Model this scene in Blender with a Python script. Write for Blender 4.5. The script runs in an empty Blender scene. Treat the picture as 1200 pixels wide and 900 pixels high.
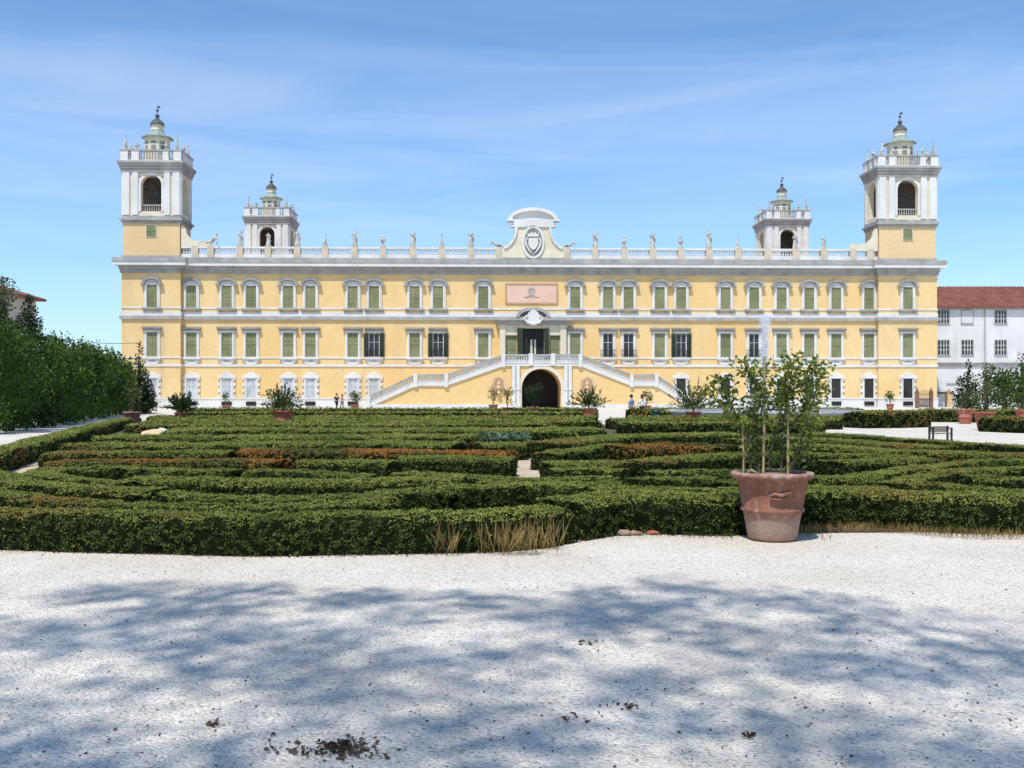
import bpy, bmesh, math, random
import numpy as np
from mathutils import Vector, Matrix, noise as mn
random.seed(7); rng = np.random.default_rng(11)
R = math.radians; PI = math.pi
SC = bpy.context.scene
COL = SC.collection
F = 1166.67; CH = 1.65; HY = 462.0            # focal length, eye height, horizon row of the 1200 px photograph

def at(px, py, z=0.0):                         # point of the ground (or of the level z) seen at a photo pixel
    Y = F * (CH - z) / (py - HY)
    return ((px - 600) * Y / F, Y)
def xat(px, Y): return (px - 600) * Y / F
def zat(py, Y): return CH + (HY - py) * Y / F

# ------------------------------------------------------------------ materials
def nt(name):
    m = bpy.data.materials.new(name); m.use_nodes = True
    t = m.node_tree; t.nodes.clear()
    return m, t, t.nodes, t.links
def ramp(n, stops):
    r = n.new('ShaderNodeValToRGB'); e = r.color_ramp.elements
    e[0].position, e[0].color = stops[0][0], (*stops[0][1], 1)
    e[1].position, e[1].color = stops[-1][0], (*stops[-1][1], 1)
    for p, c in stops[1:-1]:
        k = e.new(p); k.color = (*c, 1)
    return r
def noise(n, l, co, scale, detail=3, rough=.55):
    x = n.new('ShaderNodeTexNoise'); x.inputs['Scale'].default_value = scale
    x.inputs['Detail'].default_value = detail; x.inputs['Roughness'].default_value = rough
    l.new(co, x.inputs['Vector']); return x
def mixc(n, l, f, a, b, mode='MIX'):
    m = n.new('ShaderNodeMix'); m.data_type = 'RGBA'; m.blend_type = mode
    for s, v in ((m.inputs[0], f), (m.inputs[6], a), (m.inputs[7], b)):
        if hasattr(v, 'links') or hasattr(v, 'is_linked'): l.new(v, s)
        elif isinstance(v, (int, float)): s.default_value = v
        else: s.default_value = (*v, 1)
    return m.outputs[2]
def plain(name, ca, cb, s1=1.2, s2=14, rough=.8, bump=.15, stain=None, spec=.3, metallic=0):
    m, t, n, l = nt(name)
    g = n.new('ShaderNodeNewGeometry'); co = g.outputs['Position']
    a = noise(n, l, co, s1, 5); b = noise(n, l, co, s2, 4)
    f = n.new('ShaderNodeMath'); f.operation = 'ADD'; l.new(a.outputs[0], f.inputs[0])
    mm = n.new('ShaderNodeMath'); mm.operation = 'MULTIPLY_ADD'; l.new(b.outputs[0], mm.inputs[0]); mm.inputs[1].default_value = .5; mm.inputs[2].default_value = -.25
    l.new(mm.outputs[0], f.inputs[1])
    r = ramp(n, [(.3, ca), (.7, cb)]); l.new(f.outputs[0], r.inputs[0])
    c = r.outputs[0]
    if stain:
        mp = n.new('ShaderNodeMapping'); mp.inputs['Scale'].default_value = (1, 1, .12); l.new(co, mp.inputs[0])
        s = noise(n, l, mp.outputs[0], stain[1], 5, .65); sr = ramp(n, [(stain[2], (0, 0, 0)), (stain[2] + .2, (1, 1, 1))]); l.new(s.outputs[0], sr.inputs[0])
        mu = n.new('ShaderNodeMath'); mu.operation = 'MULTIPLY'; l.new(sr.outputs[0], mu.inputs[0]); mu.inputs[1].default_value = stain[3]
        c = mixc(n, l, mu.outputs[0], c, stain[0])
    if name == 'terracotta':                   # lime bloom: a tide line on the wall of the pot and the worn lip
        sz = n.new('ShaderNodeSeparateXYZ'); l.new(co, sz.inputs[0]); tn = noise(n, l, co, 14, 5, .7)
        hz = n.new('ShaderNodeMath'); hz.operation = 'MULTIPLY_ADD'; l.new(tn.outputs[0], hz.inputs[0]); hz.inputs[1].default_value = .30; l.new(sz.outputs[2], hz.inputs[2])
        lr = ramp(n, [(.12, (.25, .25, .25)), (.26, (.75, .75, .75)), (.38, (.6, .6, .6)), (.50, (0, 0, 0)), (.86, (0, 0, 0)), (.93, (.75, .75, .75))]); l.new(hz.outputs[0], lr.inputs[0])
        c = mixc(n, l, lr.outputs[0], c, (.42, .30, .24))
    p = n.new('ShaderNodeBsdfPrincipled'); l.new(c, p.inputs['Base Color'])
    p.inputs['Roughness'].default_value = rough; p.inputs['Specular IOR Level'].default_value = spec; p.inputs['Metallic'].default_value = metallic
    if bump:
        bp = n.new('ShaderNodeBump'); bp.inputs['Strength'].default_value = bump; bp.inputs['Distance'].default_value = .03
        l.new(b.outputs[0], bp.inputs['Height']); l.new(bp.outputs[0], p.inputs['Normal'])
    o = n.new('ShaderNodeOutputMaterial'); l.new(p.outputs[0], o.inputs[0])
    return m
def leafmat(name, dark, light, fine=26, big=.5, dry=None, dry_at=.62, dry_scale=.35, trans=.25, rough=.55, soft=.12):
    m, t, n, l = nt(name)
    g = n.new('ShaderNodeNewGeometry'); co = g.outputs['Position']
    a = noise(n, l, co, fine, 2, .5); b = noise(n, l, co, big, 3)
    f = n.new('ShaderNodeMath'); f.operation = 'MULTIPLY_ADD'; l.new(a.outputs[0], f.inputs[0]); f.inputs[1].default_value = 1.2
    h = n.new('ShaderNodeMath'); h.operation = 'MULTIPLY_ADD'; l.new(b.outputs[0], h.inputs[0]); h.inputs[1].default_value = .9; h.inputs[2].default_value = -.55
    l.new(h.outputs[0], f.inputs[2])
    r = ramp(n, [(.25, dark), (.8, light)]); l.new(f.outputs[0], r.inputs[0]); c = r.outputs[0]
    if dry:
        d = noise(n, l, co, dry_scale, 4, .6); dr = ramp(n, [(dry_at, (0, 0, 0)), (dry_at + soft, (1, 1, 1))]); l.new(d.outputs[0], dr.inputs[0])
        mu = n.new('ShaderNodeMath'); mu.operation = 'MULTIPLY'; l.new(dr.outputs[0], mu.inputs[0]); l.new(a.outputs[0], mu.inputs[1])
        m2 = n.new('ShaderNodeMath'); m2.operation = 'MULTIPLY'; m2.use_clamp = True; l.new(mu.outputs[0], m2.inputs[0]); m2.inputs[1].default_value = 1.6
        c = mixc(n, l, m2.outputs[0], c, dry)
    p = n.new('ShaderNodeBsdfPrincipled'); l.new(c, p.inputs['Base Color']); p.inputs['Roughness'].default_value = rough; p.inputs['Specular IOR Level'].default_value = .25
    tr = n.new('ShaderNodeBsdfTranslucent'); l.new(c, tr.inputs[0])
    mx = n.new('ShaderNodeMixShader'); mx.inputs[0].default_value = trans; l.new(p.outputs[0], mx.inputs[1]); l.new(tr.outputs[0], mx.inputs[2])
    o = n.new('ShaderNodeOutputMaterial'); l.new(mx.outputs[0], o.inputs[0])
    return m
def gravelmat():
    m, t, n, l = nt('white_gravel')
    g = n.new('ShaderNodeNewGeometry'); co = g.outputs['Position']
    v = n.new('ShaderNodeTexVoronoi'); v.inputs['Scale'].default_value = 62; l.new(co, v.inputs['Vector'])
    bw = n.new('ShaderNodeRGBToBW'); l.new(v.outputs['Color'], bw.inputs[0])
    r = ramp(n, [(.06, (.32, .31, .29)), (.26, (.60, .565, .54)), (.6, (.71, .695, .67)), (.9, (.80, .785, .76))]); l.new(bw.outputs[0], r.inputs[0])
    big = noise(n, l, co, .55, 5, .6); br = ramp(n, [(.42, (.82, .79, .74)), (.62, (1, 1, 1))]); l.new(big.outputs[0], br.inputs[0])
    c = mixc(n, l, .6, r.outputs[0], br.outputs[0], 'MULTIPLY')
    sp = noise(n, l, co, 9, 6, .75); sr = ramp(n, [(.30, (.35, .31, .26)), (.40, (1, 1, 1))]); l.new(sp.outputs[0], sr.inputs[0])
    c = mixc(n, l, .45, c, sr.outputs[0], 'MULTIPLY')
    c = mixc(n, l, 1.0, c, (1.0, .952, .865), 'MULTIPLY')
    p = n.new('ShaderNodeBsdfPrincipled'); l.new(c, p.inputs['Base Color']); p.inputs['Roughness'].default_value = .92; p.inputs['Specular IOR Level'].default_value = .15
    v2 = n.new('ShaderNodeMath'); v2.operation = 'MULTIPLY_ADD'; l.new(v.outputs['Distance'], v2.inputs[0]); v2.inputs[1].default_value = -1.2
    l.new(sp.outputs[0], v2.inputs[2])
    bp = n.new('ShaderNodeBump'); bp.inputs['Strength'].default_value = .85; bp.inputs['Distance'].default_value = .012
    l.new(v2.outputs[0], bp.inputs['Height']); l.new(bp.outputs[0], p.inputs['Normal'])
    o = n.new('ShaderNodeOutputMaterial'); l.new(p.outputs[0], o.inputs[0])
    return m

MT = {}
MT['gravel'] = gravelmat()
MT['sand'] = plain('sandy_soil', (.40, .31, .21), (.58, .47, .35), 1.5, 30, .95, .4)
MT['earth'] = plain('dark_bed_earth', (.050, .042, .024), (.11, .085, .05), 1.5, 24, .95, .5)
MT['lawn'] = plain('mown_grass', (.055, .085, .018), (.10, .14, .035), .8, 20, .95, .4)
MT['yellow'] = plain('yellow_plaster', (.73, .48, .19), (.79, .58, .295), .13, 2.2, .9, .05, stain=((.56, .43, .26), .6, .53, .6))
MT['beige'] = plain('pale_ochre_plaster', (.66, .47, .25), (.76, .57, .32), .2, 2.5, .9, .05)
MT['white'] = plain('white_stucco', (.60, .59, .56), (.74, .73, .70), .5, 6, .85, .06, stain=((.36, .34, .31), .9, .60, .5))
MT['stone'] = plain('weathered_grey_stone', (.28, .27, .255), (.44, .425, .39), .8, 7, .9, .15, stain=((.16, .15, .14), 1.0, .58, .55))
MT['stone_dark'] = plain('dark_grey_stone', (.19, .18, .17), (.32, .30, .28), .8, 7, .9, .15)
MT['hoodstone'] = plain('grey_hood_stone', (.22, .215, .20), (.36, .35, .32), .8, 7, .9, .15)
MT['pierstone'] = plain('faded_ochre_pier', (.50, .42, .31), (.62, .54, .42), .8, 7, .9, .1)
MT['statue'] = plain('lichened_marble', (.32, .31, .28), (.62, .60, .55), 2.2, 12, .85, .2, stain=((.12, .12, .11), 2.5, .52, .7))
MT['cream'] = plain('cream_stucco', (.62, .55, .40), (.74, .67, .52), .5, 5, .85, .05)
MT['ochre'] = plain('ochre_stone', (.55, .40, .22), (.68, .52, .32), .9, 6, .85, .1)
MT['pink'] = plain('pink_plaster', (.66, .42, .31), (.76, .53, .42), .5, 8, .85, .05)
MT['pinkframe'] = plain('brown_pink_frame', (.42, .24, .14), (.54, .33, .2), .9, 6, .85, .05)
MT['copper'] = plain('green_copper_roof', (.20, .255, .225), (.32, .39, .345), 1.5, 8, .7, .1)
MT['lead'] = plain('dark_lead_roof', (.05, .055, .055), (.12, .125, .12), 1.5, 8, .6, .1)
MT['dark'] = plain('dark_interior', (.012, .011, .011), (.024, .022, .02), 1, 8, .6, 0)
MT['glass'] = plain('dark_window_glass', (.010, .011, .014), (.03, .032, .036), 1, 3, .12, 0, spec=.5)
MT['paleglass'] = plain('pale_curtained_glass', (.34, .37, .40), (.58, .61, .64), 1.3, 3, .25, 0, spec=.5)
MT['redglass'] = plain('maroon_shutter_paint', (.05, .012, .012), (.10, .03, .025), 1.3, 6, .4, 0)
MT['green_open'] = plain('dark_green_shutter_paint', (.018, .030, .016), (.035, .05, .028), 1.3, 6, .6, 0)
MT['wood'] = plain('grey_brown_wood', (.10, .075, .06), (.19, .15, .12), 3, 25, .8, .2)
MT['rust'] = plain('rusty_iron', (.12, .06, .04), (.24, .14, .10), 3, 18, .8, .2)
MT['terracotta'] = plain('terracotta', (.185, .074, .046), (.30, .13, .085), 5.0, 30, .9, .4, stain=((.44, .33, .26), 10, .55, .8))
MT['terra_red'] = plain('red_terracotta', (.30, .075, .045), (.46, .16, .10), 3.0, 14, .85, .2, stain=((.58, .42, .34), 3.5, .56, .6))
MT['soil'] = plain('potting_soil', (.16, .11, .075), (.36, .28, .21), 9, 50, .95, .5)
MT['cane'] = plain('pale_cane_stake', (.26, .19, .10), (.42, .32, .17), 5, 40, .7, .1)
MT['bark'] = plain('grey_brown_bark', (.06, .045, .032), (.15, .115, .085), 4, 30, .9, .4)
MT['roof'] = plain('terracotta_roof_tiles', (.16, .06, .045), (.28, .115, .085), .9, 9, .85, .3)
MT['annex'] = plain('white_lime_wall', (.58, .58, .585), (.72, .72, .72), .4, 5, .9, .05, stain=((.38, .36, .33), .7, .56, .5))
MT['houseg'] = plain('grey_house_render', (.40, .37, .32), (.52, .48, .42), .4, 5, .9, .05)
MT['metal'] = plain('dark_iron', (.02, .02, .02), (.05, .05, .05), 3, 20, .5, 0)
MT['water'] = plain('pool_water', (.10, .14, .15), (.18, .22, .23), .8, 5, .08, .15, spec=.5)
MT['basin'] = plain('grey_basin_stone', (.34, .34, .35), (.50, .50, .50), .8, 9, .85, .15)
MT['hedge_core'] = plain('shade_black_inner_twigs', (.005, .008, .003), (.012, .016, .006), 4, 30, 1, 0, spec=0)  # inner twigs coloured near black, so gaps between leaves read as deep shade
MT['hedge'] = leafmat('box_hedge_leaves', (.014, .030, .005), (.090, .130, .022), 26, .55, dry=(.25, .14, .035), dry_at=.64, dry_scale=.45)
MT['hedge_young_sunlit'] = leafmat('young_sunlit_box_shoots', (.135, .18, .026), (.35, .375, .075), 9, .45, dry=(.34, .19, .05), dry_at=.54, dry_scale=.30, trans=.3)  # young leaf green, brightened: sunlight on the hedge tops put into the colour
MT['hedge_far'] = leafmat('box_hedge_far_leaves', (.016, .032, .006), (.085, .115, .022), 7, .35, dry=(.30, .15, .04), dry_at=.55, dry_scale=.16)
MT['hedge_dry'] = leafmat('dying_box_leaves', (.06, .075, .013), (.20, .20, .04), 10, .4, dry=(.50, .18, .035), dry_at=.45, dry_scale=.30, soft=.16)
MT['tree'] = leafmat('hornbeam_leaves', (.009, .028, .004), (.105, .18, .017), 3.5, .35)
MT['conifer'] = leafmat('dark_conifer_leaves', (.006, .017, .006), (.026, .055, .016), 4, .5, trans=.1)
MT['magnolia'] = leafmat('glossy_speckled_leaves', (.02, .035, .012), (.20, .22, .11), 3.0, .4, rough=.35)
MT['citrus'] = leafmat('citrus_leaves', (.040, .080, .011), (.31, .37, .065), 12, .8, trans=.42, rough=.4)
MT['shrub'] = leafmat('potted_shrub_leaves', (.025, .05, .012), (.13, .17, .05), 6, .6, trans=.3)
MT['palm'] = leafmat('dark_palm_leaves', (.012, .035, .010), (.05, .095, .025), 6, .6)
MT['agave'] = leafmat('blue_green_leaves', (.08, .15, .085), (.24, .34, .21), 6, .6)
MT['drygrass'] = leafmat('dry_grass_blades', (.16, .10, .03), (.42, .30, .11), 9, 1.0, trans=.3)
MT['debris'] = leafmat('fallen_leaf_litter', (.035, .022, .012), (.16, .10, .05), 30, 1.5, trans=.05)
MT['skin'] = plain('skin', (.45, .26, .18), (.5, .3, .21), 5, 20, .6, 0)
MT['hair'] = plain('dark_hair', (.015, .011, .009), (.03, .022, .018), 5, 20, .6, 0)
for k, a in (('blue', (.20, .30, .58)), ('whitecloth', (.72, .71, .70)), ('navy', (.02, .03, .07)), ('khaki', (.20, .17, .09)), ('black', (.012, .011, .012)), ('rose', (.24, .12, .11)), ('teal', (.008, .045, .05)), ('chino', (.24, .2, .16))):
    MT[k] = plain(k + '_cloth', a, tuple(min(1, c * 1.25) for c in a), 3, 20, .85, 0)

# ------------------------------------------------------------------ mesh builder
class MB:
    def __init__(s): s.v = []; s.f = []
    def add(s, vs, fs):
        b = len(s.v); s.v += [tuple(p) for p in vs]; s.f += [tuple(i + b for i in f) for f in fs]; return s
    def box(s, x0, x1, y0, y1, z0, z1):
        if x0 > x1: x0, x1 = x1, x0
        if y0 > y1: y0, y1 = y1, y0
        return s.add([(x0, y0, z0), (x1, y0, z0), (x1, y1, z0), (x0, y1, z0), (x0, y0, z1), (x1, y0, z1), (x1, y1, z1), (x0, y1, z1)],
                     [(3, 2, 1, 0), (4, 5, 6, 7), (0, 1, 5, 4), (1, 2, 6, 5), (2, 3, 7, 6), (3, 0, 4, 7)])
    def prism(s, poly, y0, y1):                # outline in (x, z), anticlockwise seen from -y, extruded from y0 to y1
        n = len(poly)
        if sum(poly[i][0] * poly[(i + 1) % n][1] - poly[(i + 1) % n][0] * poly[i][1] for i in range(n)) < 0: poly = poly[::-1]
        vs = [(x, y0, z) for x, z in poly] + [(x, y1, z) for x, z in poly]
        return s.add(vs, [tuple(range(n)), tuple(range(2 * n - 1, n - 1, -1))] + [((i + 1) % n, i, n + i, n + (i + 1) % n) for i in range(n)])
    def prism_x(s, poly, x0, x1):              # outline in (y, z), extruded along x
        n = len(poly)
        if sum(poly[i][0] * poly[(i + 1) % n][1] - poly[(i + 1) % n][0] * poly[i][1] for i in range(n)) < 0: poly = poly[::-1]
        vs = [(x1, y, z) for y, z in poly] + [(x0, y, z) for y, z in poly]
        return s.add(vs, [tuple(range(n)), tuple(range(2 * n - 1, n - 1, -1))] + [((i + 1) % n, i, n + i, n + (i + 1) % n) for i in range(n)])
    def lathe(s, prof, c=(0, 0, 0), n=12, rot=0, sx=1, sy=1):
        vs = []; fs = []
        for r, z in prof:
            for k in range(n):
                a = rot + 2 * PI * k / n
                vs.append((c[0] + r * math.cos(a) * sx, c[1] + r * math.sin(a) * sy, c[2] + z))
        for j in range(len(prof) - 1):
            for k in range(n):
                fs.append((j * n + k, j * n + (k + 1) % n, (j + 1) * n + (k + 1) % n, (j + 1) * n + k))
        fs.append(tuple(range(n - 1, -1, -1))); fs.append(tuple((len(prof) - 1) * n + k for k in range(n)))
        return s.add(vs, fs)
    def tube(s, pts, radii, n=6):
        pts = [Vector(p) for p in pts]
        if isinstance(radii, (int, float)): radii = [radii] * len(pts)
        vs = []; fs = []
        for i, p in enumerate(pts):
            d = (pts[min(i + 1, len(pts) - 1)] - pts[max(i - 1, 0)])
            d = d.normalized() if d.length > 1e-6 else Vector((0, 0, 1))
            a = d.cross(Vector((.31, .95, .05))); a = a.normalized() if a.length > 1e-3 else Vector((1, 0, 0)); b = d.cross(a)
            for k in range(n):
                t = 2 * PI * k / n; vs.append(p + (a * math.cos(t) + b * math.sin(t)) * radii[i])
        for i in range(len(pts) - 1):
            for k in range(n): fs.append((i * n + k, i * n + (k + 1) % n, (i + 1) * n + (k + 1) % n, (i + 1) * n + k))
        fs.append(tuple(range(n - 1, -1, -1))); fs.append(tuple((len(pts) - 1) * n + k for k in range(n)))
        return s.add(vs, fs)
    def build(s, name, mat, parent=None, smooth=False, loc=None):
        me = bpy.data.meshes.new(name); me.from_pydata(s.v, [], s.f); me.update()
        if any(len(f) > 4 for f in s.f):
            bm = bmesh.new(); bm.from_mesh(me); bmesh.ops.triangulate(bm, faces=[f for f in bm.faces if len(f.verts) > 4]); bm.to_mesh(me); bm.free()
        return link(name, me, mat, parent, smooth, loc)
def link(name, me, mat, parent=None, smooth=False, loc=None):
    o = bpy.data.objects.new(name, me); COL.objects.link(o)
    if mat: me.materials.append(MT[mat] if isinstance(mat, str) else mat)
    if parent is not None: o.parent = parent
    if smooth: me.shade_smooth()
    if loc: o.location = loc
    return o
def tag(o, label=None, cat=None, group=None, kind=None):
    for k, v in (('label', label), ('category', cat), ('group', group), ('kind', kind)):
        if v: o[k] = v
    return o
def thing(name, label, cat, loc=(0, 0, 0), rz=0, group=None):
    o = bpy.data.objects.new(name, None); COL.objects.link(o); o.location = loc; o.rotation_euler = (0, 0, rz); o.empty_display_size = .2
    return tag(o, label, cat, group)
def np_mesh(name, V, k):                       # V: (n, k, 3) array of separate k-sided faces
    n = len(V); me = bpy.data.meshes.new(name)
    me.vertices.add(n * k); me.vertices.foreach_set('co', np.ascontiguousarray(V, dtype=np.float32).ravel())
    me.loops.add(n * k); me.loops.foreach_set('vertex_index', np.arange(n * k, dtype=np.int32))
    me.polygons.add(n); me.polygons.foreach_set('loop_start', np.arange(0, n * k, k, dtype=np.int32)); me.polygons.foreach_set('loop_total', np.full(n, k, dtype=np.int32))
    me.update(calc_edges=True); return me
def unit(a): return a / (np.linalg.norm(a, axis=1, keepdims=True) + 1e-9)
def leaf_quads(P, N, size, spread=.9, aspect=.55, up=0.0):
    """one pointed leaf per point: P positions, N outward directions, size a number or array of leaf lengths"""
    n = len(P); size = np.broadcast_to(np.asarray(size, float), (n,)) * rng.uniform(.65, 1.3, n)
    D = unit(N + rng.normal(0, spread, (n, 3)) + np.array([0, 0, up])); S = unit(np.cross(D, rng.normal(0, 1, (n, 3))))
    h = size[:, None]
    a = P - D * h * .2; b = P + D * h * .35 + S * h * aspect * .5; c = P + D * h * .8; d = P + D * h * .35 - S * h * aspect * .5
    return np.stack([a, b, c, d], 1)
def leaf_faces(P, N, size, spread=.5, aspect=.6):
    """like leaf_quads, but the blades lie along the clipped surface, facing outward"""
    n = len(P); size = np.broadcast_to(np.asarray(size, float), (n,)) * rng.uniform(.6, 1.35, n)
    M = unit(N + rng.normal(0, spread, (n, 3))); D = unit(np.cross(M, rng.normal(0, 1, (n, 3)))); S = np.cross(M, D); h = size[:, None]
    return np.stack([P - D * h * .5, P + S * h * aspect * .5, P + D * h * .5, P - S * h * aspect * .5], 1)
def sample_mesh(V, Fq, n):
    """n random points and normals on quads Fq (m,4) of vertices V"""
    A, B, C, D = (V[Fq[:, i]] for i in range(4))
    nn = np.cross(C - A, D - B); ar = np.linalg.norm(nn, axis=1) * .5
    idx = rng.choice(len(Fq), n, p=ar / ar.sum()); u = rng.random((n, 1)); v = rng.random((n, 1))
    P = (1 - u) * (1 - v) * A[idx] + u * (1 - v) * B[idx] + u * v * C[idx] + (1 - u) * v * D[idx]
    return P, unit(nn[idx])
def catmull(pts, step):
    P = [np.array(p, float) for p in pts]; P = [2 * P[0] - P[1]] + P + [2 * P[-1] - P[-2]]; out = []
    for i in range(1, len(P) - 2):
        m = max(2, int(np.linalg.norm(P[i + 1] - P[i]) / step))
        for k in range(m):
            t = k / m; a, b, c, d = P[i - 1:i + 3]
            out.append(.5 * (2 * b + (c - a) * t + (2 * a - 5 * b + 4 * c - d) * t * t + (3 * b - a - 3 * c + d) * t ** 3))
    out.append(P[-2]); return np.array(out)

# ------------------------------------------------------------------ camera, light, sky
cam = bpy.data.cameras.new('camera'); cam.sensor_width = 36; cam.lens = 35; cam.clip_end = 6000; cam.shift_y = 12 / 1200
co = bpy.data.objects.new('camera', cam); COL.objects.link(co); co.location = (0, 0, CH); co.rotation_euler = (R(90), 0, 0); SC.camera = co
EL, AZ = R(63), R(24)                          # sun: high, behind the camera and to its left
tosun = Vector((-math.sin(AZ) * math.cos(EL), -math.cos(AZ) * math.cos(EL), math.sin(EL)))
sl = bpy.data.lights.new('sun', 'SUN'); sl.energy = 4.6; sl.angle = R(.55); sl.color = (1, .955, .88)
so = bpy.data.objects.new('sun', sl); COL.objects.link(so); so.rotation_euler = tosun.to_track_quat('Z', 'Y').to_euler(); so.location = (-20, -40, 60)
w = bpy.data.worlds.new('World'); SC.world = w; w.use_nodes = True; t = w.node_tree; n = t.nodes; l = t.links; n.clear()
sky = n.new('ShaderNodeTexSky'); sky.sky_type = 'NISHITA'; sky.sun_disc = False; sky.sun_elevation = EL; sky.sun_rotation = PI + AZ
sky.air_density = 1.0; sky.dust_density = .6; sky.ozone_density = 2.2
tc = n.new('ShaderNodeTexCoord'); mp = n.new('ShaderNodeMapping'); mp.inputs['Scale'].default_value = (1.5, 1.0, 12); mp.inputs['Rotation'].default_value = (0, R(1), 0); l.new(tc.outputs['Generated'], mp.inputs[0])
c1 = noise(n, l, mp.outputs[0], 1.5, 7, .58); c1.inputs['Distortion'].default_value = .8
cr = ramp(n, [(.38, (0, 0, 0)), (.76, (.36, .36, .36))]); l.new(c1.outputs[0], cr.inputs[0])
sx = n.new('ShaderNodeSeparateXYZ'); l.new(tc.outputs['Generated'], sx.inputs[0])
rb = ramp(n, [(.0, (.75, .75, .75)), (.22, (.9, .9, .9)), (.28, (1, 1, 1)), (.34, (.35, .35, .35)), (.45, (.12, .12, .12))]); l.new(sx.outputs[2], rb.inputs[0])
cf = n.new('ShaderNodeMath'); cf.operation = 'MULTIPLY'; l.new(cr.outputs[0], cf.inputs[0]); l.new(rb.outputs[0], cf.inputs[1])
skc = mixc(n, l, 1.0, sky.outputs[0], (.86, 1.10, 1.29), 'MULTIPLY')
skc = mixc(n, l, cf.outputs[0], skc, (5.7, 6.5, 8.1))
bg = n.new('ShaderNodeBackground'); bg.inputs[1].default_value = .146; l.new(skc, bg.inputs[0]); wo = n.new('ShaderNodeOutputWorld'); l.new(bg.outputs[0], wo.inputs[0])
SC.view_settings.view_transform = 'Standard'; SC.view_settings.look = 'None'; SC.view_settings.gamma = 1; SC.view_settings.exposure = 0
SC.cycles.max_bounces = 6; SC.cycles.transparent_max_bounces = 12

# ------------------------------------------------------------------ ground
def sheet(name, poly, z, mat, kind='structure'):
    b = MB(); b.add([(x, y, z) for x, y in poly], [tuple(range(len(poly)))]); return tag(b.build(name, mat), kind=kind)
sheet('ground', [(-2500, -300), (2500, -300), (2500, 4000), (-2500, 4000)], 0, 'gravel')
sheet('parterre_soil', [at(-260, 632), at(100, 646), at(400, 648), at(600, 645), at(720, 623), at(900, 625), at(1400, 622), at(1260, 524), at(1080, 516), at(950, 507), at(860, 500), (17, 53), (-18, 53), at(150, 499), at(60, 529), at(-60, 562), at(-300, 610)], .004, 'earth')
for pl_ in ([at(598, 560), at(644, 560), at(634, 535), at(630, 521), at(616, 521), at(618, 530), at(606, 540)], [at(730, 558), at(756, 558), at(752, 546), at(736, 546)], [at(-120, 572), at(10, 560), at(66, 541), at(66, 532), at(20, 545), at(-90, 572)], [at(855, 556), at(870, 556), at(868, 545), at(856, 545)], [at(418, 568), at(462, 568), at(458, 557), at(420, 557)]):
    sheet('sandy_path', pl_, .008, 'sand')
sheet('lawn', [(-20.5, 54.5), (4.4, 54.5), (6.4, 77), (-26, 77)], .006, 'lawn')
sheet('lawn', [(6.6, 54), (16, 54), (16, 77), (9.3, 77)], .006, 'lawn')

# ------------------------------------------------------------------ the palace
D0, A0 = 120.0, R(1.7); X0 = 25 * D0 / F
ca, sa = math.cos(A0), math.sin(A0)
def U(px, v=0.0):                              # position along the facade (v metres behind it) seen at a photo column
    k = (px - 600) / F
    return (k * (D0 + v * ca) - X0 + v * sa) / (ca - k * sa)
pal = thing('palace', 'long yellow ducal palace with white window surrounds and four white bell towers', 'palace', (X0, D0, 0), A0)
UL, UR = U(145), U(1095); TL1, TR0 = U(213.5), U(1027)
TP = -.7                                       # the tower fronts stand this far proud of the wall
wb = MB(); wb.box(TL1, TR0, 0, 36, 0, 16.2)
wb.box(UL, TL1, TP, 8, 0, 16.2).box(TR0, UR, TP, 8, 0, 16.2)
wb.box(UL + .5, TL1 + 1, 8, 40, 0, 16.2).box(TR0 - 1, UR - .5, 8, 40, 0, 16.2)
wb.build('wall', 'yellow', pal)
rf = MB(); rf.prism_x([(1.2, 17.85), (1.2, 18.2), (7, 19.0), (30, 19.0), (35.5, 18.0), (35.5, 17.85)], TL1 + 1, TR0 - 1); rf.build('roof', 'roof', pal)
def belt(name, mat, layers, par=pal):          # horizontal mouldings of the whole front: (z0, z1, projection)
    b = MB()
    for z0, z1, p in layers:
        b.box(TL1 + p, TR0 - p, -p, 0, z0, z1)
        b.box(UL - p, TL1 + p, TP - p, .4, z0, z1); b.box(TR0 - p, UR + p, TP - p, .4, z0, z1)
        b.box(UL - p, UL, .4, 8, z0, z1); b.box(UR, UR + p, .4, 8, z0, z1)
    return b.build(name, mat, par)
belt('cornice', 'stone', [(16.05, 16.45, .16), (16.45, 16.9, .28), (17.32, 17.78, .86)])
belt('cornice_fascia', 'white', [(16.9, 17.32, .78)])
cap = MB(); cap.box(TL1 + .9, TR0 - .9, -.8, 1.2, 17.78, 17.88); cap.box(UL, TL1, TP, 8, 16.2, 17.8); cap.box(TR0, UR, TP, 8, 16.2, 17.8); cap.box(TL1, TR0, 0, 36, 16.2, 17.77); cap.build('attic_base', 'stone', pal)
belt('string_course', 'stone', [(10.55, 10.95, .22)])
belt('string_course', 'white', [(10.95, 11.45, .09)])
belt('string_course', 'white', [(11.82, 12.02, .07)])
belt('string_course', 'white', [(5.93, 6.13, .07)])
belt('string_course', 'white', [(4.95, 5.25, .10)])
belt('plinth', 'white', [(0, 1.05, .10), (1.05, 1.2, .16)])

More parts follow.
